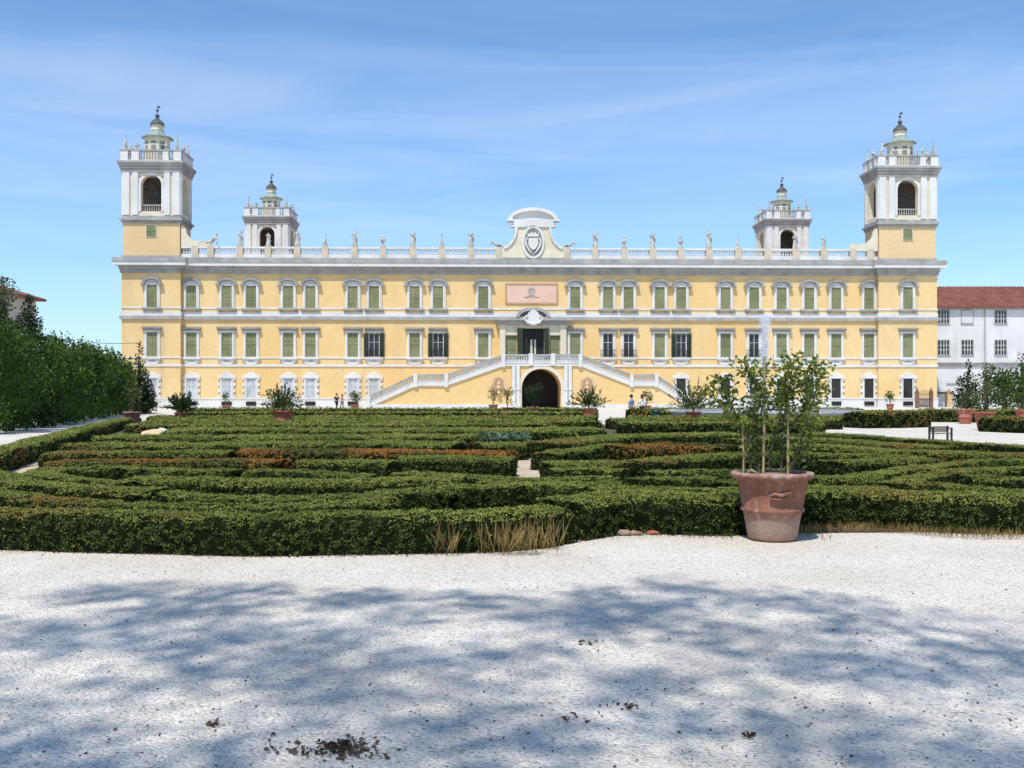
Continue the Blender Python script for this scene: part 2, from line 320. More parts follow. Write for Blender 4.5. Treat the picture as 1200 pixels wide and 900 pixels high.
# windows: prototypes are built at the origin, every copy is a part of the palace with its own sub-parts
def arc(cx, cz, rx, rz, a0, a1, n): return [(cx + rx * math.cos(a0 + (a1 - a0) * k / n), cz + rz * math.sin(a0 + (a1 - a0) * k / n)) for k in range(n + 1)]
def shutter_mb(w, z0, z1, y, th=.06):
    b = MB()
    for s in (-1, 1):
        x0, x1 = (-w, -.012) if s < 0 else (.012, w)
        b.box(x0, x0 + .07, y - th, y, z0, z1).box(x1 - .07, x1, y - th, y, z0, z1)
        for q in (z0, (z0 + z1) / 2 - .04, z1 - .08): b.box(x0 + .07, x1 - .07, y - th, y, q, q + .08)
        m = int((z1 - z0) / .16)
        for k in range(m):
            q = z0 + .1 + k * .16
            if q + .12 < z1 - .06: b.add([(x0 + .07, y - .045, q), (x1 - .07, y - .045, q), (x1 - .07, y - .006, q + .12), (x0 + .07, y - .006, q + .12)], [(0, 1, 2, 3)])
        b.box(x0 + .07, x1 - .07, y - .004, y, z0 + .08, z1 - .08)
    return b
MT['shutter'] = plain('olive_green_shutters', (.17, .185, .085), (.30, .305, .165), .45, 8, .8, 0)
def surround(w, z0, z1, jw, th, top=True):
    b = MB(); b.box(-w - jw, -w, -th, 0, z0, z1).box(w, w + jw, -th, 0, z0, z1)
    b.box(-w - jw * .55, -w - .06, -th - .05, -th, z0, z1).box(w + .06, w + jw * .55, -th - .05, -th, z0, z1)
    if top: b.box(-w - jw, w + jw, -th, 0, z1, z1 + jw)
    return b
def hood_upper():
    b = MB(); z = 14.55
    outer = arc(0, z + .35, 1.12, .66, 0, PI, 14); inner = arc(0, z + .35, .82, .36, PI, 0, 14)
    b.prism(outer + [(-1.12, z + .2), (-.82, z + .2)] + inner + [(.82, z + .2), (1.12, z + .2)], -.42, 0)
    b.box(-1.28, -.80, -.46, 0, z + .02, z + .2).box(.80, 1.28, -.46, 0, z + .02, z + .2)
    return b
def openwin(pane, z0, z1, w, par, glass, fm='white', y=-.01):
    MB().box(-w, w, y - .012, y, z0, z1).build('pane', glass, par)
    b = MB(); yy = y - .013
    for x in (-w + .025, 0, w - .025): b.box(x - .025, x + .025, yy - .04, yy, z0, z1)
    for q in (z0 + .03, z0 + (z1 - z0) * .62, z1 - .03): b.box(-w + .06, w - .06, yy - .03, yy, q - .02, q + .02)
    b.build('sash', fm, par)
PROTO = {}
def win_upper():
    p = surround(.60, 11.95, 14.62, .31, .16).build('window', 'white', pal)
    t_ = MB(); t_.prism(arc(0, 14.9, .80, .30, 0, PI, 12), -.10, 0); t_.build('lunette', 'white', p)
    hood_upper().build('hood', 'hoodstone', p)
    shutter_mb(.60, 11.98, 14.60, -.012).build('shutter', 'shutter', p)
    s = MB(); s.box(-1.15, 1.15, -.34, 0, 11.74, 11.94); s.box(-.98, -.68, -.2, 0, 11.46, 11.74).box(.68, .98, -.2, 0, 11.46, 11.74); s.build('sill', 'stone', p)
    return p
def mid_common(p):
    h = MB(); h.box(-1.16, 1.16, -.46, 0, 9.40, 9.64).box(-1.05, 1.05, -.32, 0, 9.26, 9.40); h.build('hood', 'stone_dark', p)
    s = MB(); s.box(-1.08, 1.08, -.28, 0, 5.86, 6.1); s.prism([(-.95, 5.86)] + arc(0, 5.86, .95, .72, PI, 2 * PI, 10)[1:-1] + [(.95, 5.86)], -.12, 0); s.build('sill', 'white', p)
    q = MB(); q.prism(arc(0, 5.52, .40, .18, 0, PI, 8), -.15, -.121); q.build('apron_scroll', 'stone', p)
def win_mid():
    p = surround(.62, 6.1, 9.0, .30, .14, True).build('window', 'white', pal); mid_common(p)
    shutter_mb(.62, 6.12, 8.98, -.012).build('shutter', 'shutter', p); return p
def win_mid_open(shut=True):
    p = surround(.62, 6.1, 9.0, .30, .10, True).build('window', 'white', pal); mid_common(p)
    openwin(p, 6.12, 8.98, .62, p, 'glass')
    g = MB()
    if shut:
        for s in (-1, 1):
            x0, x1 = (s * .66, s * 1.20)
            g.box(x0, x1, -.24, -.18, 6.15, 8.95)
            for k in range(16): g.box(min(x0, x1) + .07, max(x0, x1) - .07, -.26, -.24, 6.24 + k * .165, 6.33 + k * .165)
        g.build('shutter', 'green_open', p)
    m = MB(); m.box(-.95, .95, -.40, -.345, 6.95, 7.02)
    for k in range(11): m.box(-.93 + k * .186 - .02, -.93 + k * .186 + .02, -.39, -.355, 6.12, 6.95)
    m.build('railing', 'metal', p)
    return p
def win_ground(glass, fm):
    b = surround(.56, 1.2, 3.55, .22, .12, False)
    for k in range(7):
        q = 1.2 + k * .36
        if k % 2 == 0: b.box(-1.02, -.78, -.16, 0, q, q + .34).box(.78, 1.02, -.16, 0, q, q + .34)
    b.prism([(-1.05, 3.56), (1.05, 3.56), (1.05, 3.82), (.55, 4.05), (.2, 4.30), (-.2, 4.30), (-.55, 4.05), (-1.05, 3.82)], -.2, 0)
    p = b.build('window', 'white', pal); openwin(p, 1.22, 3.54, .56, p, glass, fm)
    k = MB(); k.box(-.6, .6, -.19, -.165, .28, .78); k.build('basement_opening', 'dark', p)
    return p
PROTO['up'] = win_upper(); PROTO['mid'] = win_mid(); PROTO['open'] = win_mid_open(True); PROTO['dark'] = win_mid_open(False)
PROTO['gl'] = win_ground('paleglass', 'white'); PROTO['gd'] = win_ground('glass', 'redglass')
USED = set()
def place(kind, px, v=0.0, label=None):
    src = PROTO[kind]; loc = (U(px, v), v, 0)
    if kind not in USED: USED.add(kind); o = src; o.location = loc
    else:
        o = src.copy(); COL.objects.link(o); o.parent = pal; o.location = loc
        for ch in src.children: c = ch.copy(); COL.objects.link(c); c.parent = o
    return o
WX = [178.5, 224.5, 266, 294.5, 338, 364, 413.6, 438.5, 486, 513.5, 566.4, 674, 712.5, 736.5, 773, 798, 850, 883.5, 915.6, 948, 979.6, 1018, 1063.5]
for x in WX:
    v = TP if x < 200 or x > 1040 else 0.0
    place('up', x, v)
    k = 'open' if x in (438.5, 513.5, 798) else 'dark' if x in (712.5, 736.5, 883.5) else 'mid'
    place(k, x, v)
    if x < 480: place('gl', x, v)
    elif x > 780: place('gd', x, v)
# balustrade with piers
PX = [230, 248, 282, 315, 349, 381.5, 416, 449, 484, 518, 552, 585, 664, 697, 731, 764, 797, 830, 864, 898, 931, 964, 998, 1018]
pu = [U(p) for p in PX]
bal = MB().box(TL1 + .02, TR0 - .02, -.45, -.05, 17.88, 18.35).box(TL1 + .02, TR0 - .02, -.5, .0, 19.02, 19.24).build('balustrade', 'white', pal)
bb = MB(); u = TL1 + .3; pr = [(.05, 0), (.11, .12), (.125, .2), (.06, .42), (.075, .5), (.09, .67)]
while u < TR0 - .2:
    if min(abs(u - q) for q in pu) > .5 and not U(588) < u < U(663): bb.lathe(pr, (u, -.25, 18.35), 6)
    u += .31
tag(bb.build('balusters', 'white', bal), kind='stuff')
for q in pu: MB().box(q - .38, q + .38, -.56, .06, 17.9, 19.3).build('pier', 'pierstone', bal)
# central fronton with the coat of arms
cu = U(624.5); S = D0 / F
def cz(py): return zat(py, D0)
def cx_(px): return (px - 624.5) * S
right = [(664, 303), (664, 292), (659, 290.5), (653, 287), (648.5, 281), (646, 274), (645.5, 267)]
out = [(cx_(x), cz(y)) for x, y in right] + [(-cx_(x), cz(y)) for x, y in right[::-1]]
fr = MB(); fr.prism(out, -.45, .35); fro = fr.build('fronton', 'cream', pal, loc=(cu, -.1, 0))
eb = MB()
def band(pts, wdt, y0, y1, b):
    for (xa, za), (xb, zb) in zip(pts, pts[1:]):
        d = Vector((xb - xa, zb - za)); d.normalize(); nx, nz = -d.y * wdt, d.x * wdt
        b.prism([(xa, za), (xb, zb), (xb + nx, zb + nz), (xa + nx, za + nz)], y0, y1)
rr = [(cx_(x), cz(y)) for x, y in right[2:]]
band(rr, .28, -.62, -.451, eb); band([(-x, z) for x, z in rr][::-1], .28, -.62, -.451, eb)
eb.build('edge_moulding', 'white', fro)
pd = MB(); pd.box(cx_(598), cx_(651), -.62, .4, cz(267), cz(263.5))
pd.box(cx_(601), cx_(648), -.6, .35, cz(263.5), cz(258))
ou = arc(0, cz(258.5), 2.7, 1.15, 0, PI, 20); pd.prism(ou, -.35, .3)
pd.prism(arc(0, cz(258.5), 2.95, 1.45, 0, PI, 20) + arc(0, cz(258.5), 2.5, 1.05, PI, 0, 20), -.72, .35)
pd.box(-3.15, -2.4, -.85, .36, cz(260.5), cz(258)).box(2.4, 3.15, -.85, .36, cz(260.5), cz(258))
pd.build('pediment', 'white', fro)
ov = MB(); zc = cz(284.5)
ov.prism(arc(0, zc, 1.38, 1.98, 0, 2 * PI, 28)[:-1], -.62, -.452); ov.build('oval_frame', 'white', fro)
oi = MB(); oi.prism(arc(0, zc, 1.08, 1.68, 0, 2 * PI, 28)[:-1], -.66, -.622); oi.build('oval_field', 'stone_dark', fro)
em = MB()
em.prism([(-.55, zc + .45), (.55, zc + .45), (.6, zc - .3), (.3, zc - .8), (0, zc - 1.0), (-.3, zc - .8), (-.6, zc - .3)], -.78, -.662)
em.prism([(-.6, zc + .62), (.6, zc + .62), (.75, zc + 1.1), (.4, zc + .9), (.2, zc + 1.25), (0, zc + .95), (-.2, zc + 1.25), (-.4, zc + .9), (-.75, zc + 1.1)], -.76, -.662)
for s in (-1, 1):
    em.tube([(s * .62, -.70, zc + .5), (s * .88, -.72, zc + .2), (s * .85, -.72, zc - .4), (s * .5, -.72, zc - 1.0), (s * .2, -.70, zc - 1.35)], [.06, .11, .13, .10, .05], 6)
em.build('coat_of_arms', 'white', fro)
# painted panel
pz0, pz1, ph = cz(356.5), cz(332), (654 - 592) / 2 * S
pf = MB(); q = .18; uu = U(623)
pf.box(-ph, ph, -.10, 0, pz1 - q, pz1).box(-ph, ph, -.10, 0, pz0, pz0 + q).box(-ph, -ph + q, -.10, 0, pz0 + q, pz1 - q).box(ph - q, ph, -.10, 0, pz0 + q, pz1 - q)
pfo = pf.build('painted_panel', 'pinkframe', pal, loc=(uu, 0, 0))
MB().box(-ph + q, ph - q, -.05, 0, pz0 + q, pz1 - q).build('panel_field', 'pink', pfo)
pe = MB(); zm = (pz0 + pz1) / 2
pe.prism([(-.45, zm + .38), (.45, zm + .38), (.3, zm + .62), (0, zm + .78), (-.3, zm + .62)], -.08, -.052)
pe.box(-.5, .5, -.08, -.052, zm + .12, zm + .24)
for s in (-1, 1): pe.tube([(s * .15, -.06, zm - .15), (s * .45, -.06, zm - .38), (s * .9, -.06, zm - .42)], [.06, .07, .04], 5)
pe.prism([(-.28, zm - .05), (.28, zm - .05), (.2, zm - .35), (0, zm - .5), (-.2, zm - .35)], -.08, -.052); pe.build('painted_crest', 'stone', pfo)
# portal of the main floor
pc = U(624.5); po = MB()
def px2(x): return (x - 624.5) * S
for a, b_ in ((585.5, 592), (656.5, 663.5), (609.5, 612.2), (637.5, 640.2)):
    po.box(px2(a), px2(b_), -.45, 0, 5.2, cz(384)); po.box(px2(a) - .12, px2(b_) + .12, -.5, 0, cz(384), cz(381)); po.box(px2(a) - .12, px2(b_) + .12, -.52, 0, 5.2, 5.55)
po.box(px2(592), px2(609.5), -.3, 0, cz(393), cz(381)).box(px2(640.2), px2(656.5), -.3, 0, cz(393), cz(381)).box(px2(612.2), px2(637.5), -.3, 0, cz(385), cz(381))
pob = po.build('portal', 'cream', pal, loc=(pc, 0, 0))
pe = MB(); pe.box(px2(582), px2(667), -.62, 0, cz(381), cz(376)).box(px2(579.5), px2(669.5), -.95, 0, cz(376), cz(372)); pe.build('entablature', 'stone', pob)
pp = MB(); zb = cz(372)
pp.prism(arc(0, zb, 2.05, 1.15, 0, PI, 16) + arc(0, zb, 1.62, .78, PI, 0, 16), -1.05, 0); pp.prism(arc(0, zb, 1.6, .76, 0, PI, 14), -.4, 0); pp.build('pediment', 'stone', pob)
pc_ = MB(); pc_.prism(arc(0, zb - .15, .78, .95, 0, 2 * PI, 16)[:-1], -1.25, -1.06); pc_.tube([(-.7, -1.2, zb + .1), (-1.1, -1.2, zb - .2), (-.7, -1.2, zb - .7), (0, -1.2, zb - .9), (.7, -1.2, zb - .7), (1.1, -1.2, zb - .2), (.7, -1.2, zb + .1)], .16, 6); pc_.build('cartouche', 'white', pob)
for x0, x1 in ((592.5, 605.5), (644.5, 656)):
    m_ = (px2(x0) + px2(x1)) / 2; sw = shutter_mb((px2(x1) - px2(x0)) / 2 - .06, 5.4, cz(393), -.02); sw.v = [(a + m_, b_, c) for a, b_, c in sw.v]; sw.build('shutter', 'shutter', pob)
dr = MB(); dr.box(px2(612.4), px2(637.3), -.03, -.012, 5.2, cz(385)); dro = dr.build('doorway', 'dark', pob)
for a_, b_ in ((606, 612), (637.5, 643)): MB().box(px2(a_), px2(b_), -.62, -.55, 5.3, cz(385)).build('door_shutter', 'green_open', pob)
cu2 = MB(); cu2.box(px2(621.5), px2(624), -.06, -.032, 5.2, cz(398)).box(px2(626), px2(628), -.06, -.032, 5.2, cz(398)); cu2.build('door_leaf', 'cream', pob)

# ------------------------------------------------------------------ towers
def arch_panel(w, z0, z1, ow, oz, orz):         # outline of a wall with an arched opening standing on z0
    return [(-w, z0), (-ow, z0), (-ow, oz)] + arc(0, oz, ow, orz, PI, 0, 12)[1:-1] + [(ow, oz), (ow, z0), (w, z0), (w, z1), (-w, z1)]
def urn(b, x, y, z, s=1.0): b.lathe([(.22 * s, 0), (.22 * s, .18 * s), (.1 * s, .25 * s), (.1 * s, .34 * s), (.26 * s, .62 * s), (.27 * s, .78 * s), (.12 * s, .95 * s), (.15 * s, 1.05 * s), (.05 * s, 1.25 * s), (.015 * s, 1.45 * s)], (x, y, z), 8)
def obelisk(b, x, y, z, h): b.lathe([(.28, 0), (.28, .25), (.16, .3), (.20, .42), (.2, .5), (.05, h - .2), (.11, h - .12), (.09, h), (.01, h + .08)], (x, y, z), 8)
def tower(uc, vf, w, d, zlow, label=None, window=True):
    """corner tower above the cornice; w width, d depth, front face at vf"""
    h = w / 2; y0, y1 = vf, vf + d; ym = (y0 + y1) / 2
    sh = MB(); sh.box(-h, h, y0, y1, zlow, 21.95); T = sh.build('tower', 'beige', pal, loc=(uc, 0, 0))
    MB().box(-h - .12, h + .12, y0 - .12, y1 + .12, zlow, zlow + .3).build('base_moulding', 'stone', T); mb = MB(); mb.box(-h - .14, h + .14, y0 - .14, y1 + .14, 21.95, 22.25); mb.box(-h - .32, h + .32, y0 - .32, y1 + .32, 22.25, 22.52); mb.box(-h - .1, h + .1, y0 - .1, y1 + .1, 22.52, 22.8); mb.build('lower_cornice', 'stone', T)
    # belfry: four walls with arched openings
    zb0, zb1 = 22.8, 28.3; ow, oz, orz = .36 * h, 26.45, .36 * h; zs = 23.35
    bf = MB(); bf.prism(arch_panel(h, zs, zb1, ow, oz, orz), y0, y0 + .7); bf.box(-h, h, y1 - .7, y1, zs, zb1)
    hd = (y1 - y0) / 2; sd = min(ow, hd - 1.0)
    side = [(ym + a, b_) for a, b_ in arch_panel(hd - .7, zs, zb1, sd, 26.45 + ow - sd, sd)]
    bf.prism_x(side, -h, -h + .7); bf.prism_x(side, h - .7, h); bf.box(-h, h, y0, y1, zb0, zs)
    bf.build('belfry', 'cream', T)
    for a, b_ in ((-1, -.76), (-.66, -.46), (.46, .66), (.76, 1)):
        for ya_, yb_ in ((y0 - .16, y0), (y1, y1 + .16)): MB().box(a * h, b_ * h, ya_, yb_, zb0 + .1, zb1 - .3).build('pilaster', 'white', T)
    for a, b_ in ((-1, -.72), (.72, 1)):
        for s in (-1, 1):
            x0, x1 = (-h - .16, -h) if s < 0 else (h, h + .16)
            MB().box(x0, x1, ym + a * hd, ym + b_ * hd, zb0 + .1, zb1 - .3).build('pilaster', 'white', T)
    ent = MB(); ent.box(-h - .2, h + .2, y0 - .2, y1 + .2, zb1 - .3, zb1 + .1)
    ent.box(-ow - .5, ow + .5, y0 - .12, y0, zb1 - .75, zb1 - .55)
    ent.box(-h - .32, h + .32, y0 - .32, y1 + .32, zb1 + .1, zb1 + .45).box(-h - .46, h + .46, y0 - .46, y1 + .46, zb1 + .45, zb1 + .7).box(-h - .55, h + .55, y0 - .55, y1 + .55, zb1 + .7, zb1 + .95)
    ent.build('cornice', 'stone', T)
    ar = MB(); ar.prism(arc(0, oz, ow + .3, orz + .3, 0, PI, 12) + [(-ow - .3, zs), (-ow, zs), (-ow, oz)] + arc(0, oz, ow, orz, PI, 0, 12)[1:-1] + [(ow, oz), (ow, zs), (ow + .3, zs)], y0 - .09, y0); ar.build('arch_moulding', 'white', T)
    MB().box(-h + .71, h - .71, y1 - .78, y1 - .71, zs + .01, zb1 - .31).build('belfry_shade_panel', 'wood', T)  # brown panel added inside; the shade of the belfry is put into its colour
    pr_ = MB(); pr_.box(-ow, ow, y0 + .25, y0 + .4, zs + .72, zs + .85)
    for k in range(9): pr_.lathe([(.05, 0), (.09, .2), (.05, .45), (.07, .72)], (-ow + .12 + k * (2 * ow - .24) / 8, y0 + .32, zs), 6)
    pr_.build('parapet', 'stone', T)
    bell = MB(); bell.lathe([(.62, 0), (.56, .12), (.42, .5), (.36, .8), (.2, .98), (.05, 1.02)], (0, ym, 25.2), 12); bell.box(-h + .7, h - .7, ym - .1, ym + .1, 26.25, 26.45); bell.build('bell', 'lead', T)
    zt = zb1 + .95
    fl = MB(); fl.box(-h - .35, h + .35, y0 - .35, y1 + .35, zt, zt + .12)
    ped = [(-1.0, -.80), (-.62, -.42), (.42, .62), (.80, 1.0)]
    for a, b_ in ped: fl.box(a * h - .2 * (a < 0), b_ * h + .2 * (b_ > .9), y0 - .25, y0 + .15, zt + .12, zt + 1.2); fl.box(a * h - .2 * (a < 0), b_ * h + .2 * (b_ > .9), y1 - .15, y1 + .25, zt + .12, zt + 1.2)
    for s in (-1, 1):
        x0, x1 = (-h - .25, -h + .15) if s < 0 else (h - .15, h + .25)
        for a in (-.35, .0, .35): fl.box(x0, x1, ym + a * d - .3, ym + a * d + .3, zt + .12, zt + 1.2)
    fl.build('balustrade', 'white', T)
    rl = MB(); rl.box(-h - .3, h + .3, y0 - .3, y0 + .18, zt + 1.2, zt + 1.38).box(-h - .3, h + .3, y1 - .18, y1 + .3, zt + 1.2, zt + 1.38).box(-h - .3, -h + .18, y0 + .18, y1 - .18, zt + 1.2, zt + 1.38).box(h - .18, h + .3, y0 + .18, y1 - .18, zt + 1.2, zt + 1.38)
    for k in range(20):
        x = -h + .2 + k * (2 * h - .4) / 19
        if not any(a * h - .1 < x < b_ * h + .1 for a, b_ in ped): rl.lathe([(.05, 0), (.1, .3), (.05, .7), (.08, 1.08)], (x, y0 - .05, zt + .12), 6); rl.lathe([(.05, 0), (.1, .3), (.05, .7), (.08, 1.08)], (x, y1 + .05, zt + .12), 6)
    rl.build('parapet_rail', 'stone', T)
    zf = zt + 1.38
    def fin(fn, nm, *a): b = MB(); fn(b, *a); b.build(nm, 'statue', T)
    for sx_ in (-1, 1):
        for yy in (y0 - .05, y1 + .05): fin(obelisk, 'obelisk', sx_ * (h * .9), yy, zf, 1.75); fin(urn, 'urn', sx_ * h * .52, yy, zf, .7)
        fin(urn, 'urn', sx_ * h * .95, ym, zf, .95)
    rl_ = .44 * h; zl = zt
    la = MB(); la.lathe([(rl_, .0), (rl_, 3.0), (rl_ + .12, 3.05), (rl_ + .12, 3.2)], (0, ym, zl), 8, PI / 8); la.build('lantern', 'cream', T)
    for k in (-1, 0, 1):
        a = k * PI / 4 - PI / 2; cx0, cy0 = math.cos(a) * rl_ * .93, ym + math.sin(a) * rl_ * .93
        tx, ty = -math.sin(a), math.cos(a)
        for z_, hh in ((zl + 1.9, .32), (zl + 2.55, .16)):
            lo = MB(); lo.add([(cx0 + tx * s * .3, cy0 + ty * s * .3, z_ + r_ * hh) for s, r_ in ((-1, -1), (1, -1), (1, 1), (-1, 1))], [(0, 1, 2, 3)]); lo.build('lantern_opening', 'stone_dark', T)
    cr_ = MB(); cr_.lathe([(rl_ + .42, 3.2), (rl_ + .42, 3.34), (rl_ * .75, 3.62), (rl_ * .50, 4.1), (rl_ * .5, 4.2)], (0, ym, zl), 8, PI / 8); cr_.build('copper_roof', 'copper', T)
    dr_ = MB(); dr_.lathe([(.76, 4.2), (.70, 4.72), (.82, 4.8)], (0, ym, zl), 8, PI / 8); dr_.build('drum', 'cream', T)
    dm = MB(); dm.lathe([(.86, 4.8), (.86, 4.95), (.78, 5.15), (.5, 5.45), (.24, 5.65), (.2, 5.85), (.27, 5.95), (.27, 6.1), (.06, 6.25), (.04, 6.5), (.17, 6.6), (.17, 6.75), (.03, 6.85), (.02, 7.35)], (0, ym, zl), 10)
    dm.box(.0, .34, ym - .012, ym + .012, zl + 6.95, zl + 7.2); dm.build('dome_finial', 'lead', T)
    if window:
        sw = MB(); sw.box(-.68, .68, y0 - .06, y0, 20.25, 21.85); so_ = sw.build('attic_window_frame', 'cream', T)
        s2 = shutter_mb(.55, 20.38, 21.72, y0 - .062); s2.build('attic_shutter', 'shutter', T)
    return T
hw = (TL1 - UL) / 2
tower((UL + TL1) / 2, TP + .1, TL1 - UL - .2, 4.4, 17.8)
tower((TR0 + UR) / 2, TP + .1, UR - TR0 - .2, 4.4, 17.8)
RV = 35.5
tower(U(313, RV), RV, 6.5, 6.2, 16.0, window=False)
tower(U(923, RV), RV, 6.5, 6.2, 16.0, window=False)
# scrolls leaning from the towers to the balustrade
for s, ub in ((1, TL1), (-1, TR0)):
    pts = [(0, 19.24), (0, 21.6), (.25, 21.75), (.5, 21.3), (.7, 20.6), (1.3, 20.0), (2.4, 19.75), (3.0, 19.95), (3.4, 19.7), (3.45, 19.24)]
    m_ = MB(); m_.prism([(ub + s * (.02 + a), b_) for a, b_ in pts], -.5, -.08); m_.build('scroll_buttress', 'cream', pal)

# ------------------------------------------------------------------ statues on the balustrade (things of their own)
def skin_mesh(name, joints, edges, levels=2):
    """a continuous figure grown round a skeleton: joints {key: (x, y, z, radius)}"""
    keys = list(joints); me = bpy.data.meshes.new(name + '_rig'); ix = {k: i for i, k in enumerate(keys)}
    me.from_pydata([joints[k][:3] for k in keys], [(ix[a], ix[b]) for a, b in edges], []); me.update()
    o = bpy.data.objects.new(name + '_rig', me); COL.objects.link(o)
    md = o.modifiers.new('skin', 'SKIN'); md.use_smooth_shade = True
    sv = me.skin_vertices[0].data
    for k, i in ix.items():
        r = joints[k][3]; r = (r, r) if not isinstance(r, tuple) else r
        sv[i].radius = r; sv[i].use_root = (i == 0)
    s = o.modifiers.new('sub', 'SUBSURF'); s.levels = levels; s.render_levels = levels
    dg = bpy.context.evaluated_depsgraph_get(); res = bpy.data.meshes.new_from_object(o.evaluated_get(dg))
    bpy.data.objects.remove(o, do_unlink=True); res.name = name; return res
def body(pose, h=1.75):
    k = h / 1.75; g = lambda x, y, z, r: (x * k, y * k, z * k, (r[0] * k, r[1] * k) if isinstance(r, tuple) else r * k)
    J = dict(pelvis=g(0, 0, .95, (.15, .11)), waist=g(0, 0, 1.10, (.13, .10)), chest=g(0, 0, 1.30, (.165, .115)), neck=g(0, -.005, 1.48, .055), chin=g(0, -.02, 1.56, .075), head=g(0, -.01, 1.66, .095))
    E = [('pelvis', 'waist'), ('waist', 'chest'), ('chest', 'neck'), ('neck', 'chin'), ('chin', 'head')]
    arms, legs = pose
    for s, nm in ((-1, 'l'), (1, 'r')):
        e, ha = arms[nm]; J['sh' + nm] = g(s * .19, 0, 1.39, .062); J['el' + nm] = g(*e, .045); J['wr' + nm] = g(*ha, .032)
        d = Vector(ha) - Vector(e); d.normalize(); J['hd' + nm] = g(*(Vector(ha) + d * .10), .036)
        E += [('chest', 'sh' + nm), ('sh' + nm, 'el' + nm), ('el' + nm, 'wr' + nm), ('wr' + nm, 'hd' + nm)]
        kn, an = legs[nm]; J['hp' + nm] = g(s * .09, 0, .88, .095); J['kn' + nm] = g(*kn, .062); J['an' + nm] = g(*an, .042); J['ft' + nm] = g(an[0], an[1] - .16, .035, .035)
        E += [('pelvis', 'hp' + nm), ('hp' + nm, 'kn' + nm), ('kn' + nm, 'an' + nm), ('an' + nm, 'ft' + nm)]
    return J, E
STAND = dict(l=((-.09, -.02, .50), (-.10, .02, .09)), r=((.10, -.05, .50), (.13, .0, .09)))
WALK = dict(l=((-.09, -.16, .50), (-.09, -.18, .09)), r=((.09, .06, .50), (.09, .28, .12)))
poses = [dict(l=((-.27, .02, 1.12), (-.22, -.16, .98)), r=((.32, -.03, 1.50), (.30, -.06, 1.78))), dict(l=((-.30, .03, 1.14), (-.08, -.20, 1.20)), r=((.28, .0, 1.12), (.26, -.1, .88))), dict(l=((-.30, .0, 1.15), (-.34, -.08, .9)), r=((.30, -.02, 1.16), (.05, -.22, 1.30)))]
stat = []
for p in poses:
    me = skin_mesh('statue', *body((p, STAND), 1.85), levels=1)
    bm = bmesh.new(); bm.from_mesh(me)
    b = MB(); b.lathe([(.30, -.22), (.30, 0), (.27, .02), (.25, .25), (.21, .6), (.20, .95), (.12, 1.12)], (0, .02, 0), 10); b.tube([(-.2, -.05, 1.45), (.05, -.16, 1.2), (.2, -.1, .95), (.26, .06, .5)], [.07, .08, .1, .08], 6)
    m2 = bpy.data.meshes.new('drape'); m2.from_pydata(b.v, [], b.f); bm.from_mesh(m2); bm.to_mesh(me); bm.free(); bpy.data.meshes.remove(m2)
    stat.append(me)
um = MB(); urn(um, 0, 0, 0, 1.15); obm = MB(); obelisk(obm, 0, 0, 0, 1.6)
def upon(px): u_ = U(px); return (X0 + u_ * ca + .25 * sa, D0 + u_ * sa - .25 * ca, 19.3)
ST = [(282, 0, 1.0, 'stone statue on the balustrade between the left tower scroll and the left rear tower'),
      (315, 1, .85, 'small stone statue on the balustrade in front of the arch of the left rear tower'),
      (349, 2, 1.0, 'stone statue on the balustrade at the right edge of the left rear tower'),
      (416, 0, 1.0, 'stone statue on the balustrade between the slender obelisk and the round urn, left half'),
      (484, 1, 1.0, 'stone statue on the balustrade just right of the round urn, left half'),
      (552, 2, 1.0, 'stone statue on the balustrade nearest the left side of the central coat of arms'),
      (697, 0, 1.0, 'stone statue on the balustrade nearest the right side of the central coat of arms'),
      (764, 1, 1.0, 'stone statue on the balustrade second to the right of the central coat of arms'),
      (830, 2, 1.1, 'stone statue on the balustrade third to the right of the central coat of arms'),
      (931, 1, .9, 'white stone statue on the balustrade in front of the arch of the right rear tower'),
      (964, 0, .85, 'pale stone statue on the balustrade just right of the right rear tower')]
for px, k, s, lb in ST:
    o = bpy.data.objects.new('statue', stat[k]); COL.objects.link(o); o.location = upon(px); o.location.z += .22 * s; o.scale = (s * 1.2, s * 1.2, s * .97); o.rotation_euler.z = random.uniform(-.5, .5)
    tag(o, lb, 'statue', 'statues along the palace balustrade')
for me in stat: me.materials.append(MT['statue'])
first = {}
for px, k, lb in ((381.5, 1, 'slender stone obelisk on the balustrade right of the left rear tower'), (449, 0, 'round stone urn on the balustrade, left half of the roof'), (518, 1, 'slender stone obelisk on the balustrade between two statues, left of the coat of arms'),
                  (731, 0, 'stone urn on the balustrade between the first two statues right of the coat of arms'), (797, 0, 'stone urn on the balustrade left of the third statue right of the coat of arms'), (864, 1, 'slender stone obelisk on the balustrade left of the right rear tower')):
    nm = ('stone_urn', 'stone_obelisk')[k]
    if k not in first: o = (um, obm)[k].build(nm, 'statue'); first[k] = o
    else: o = first[k].copy(); COL.objects.link(o)
    o.location = upon(px); tag(o, lb, ('urn', 'obelisk')[k], 'urns and obelisks along the balustrade')
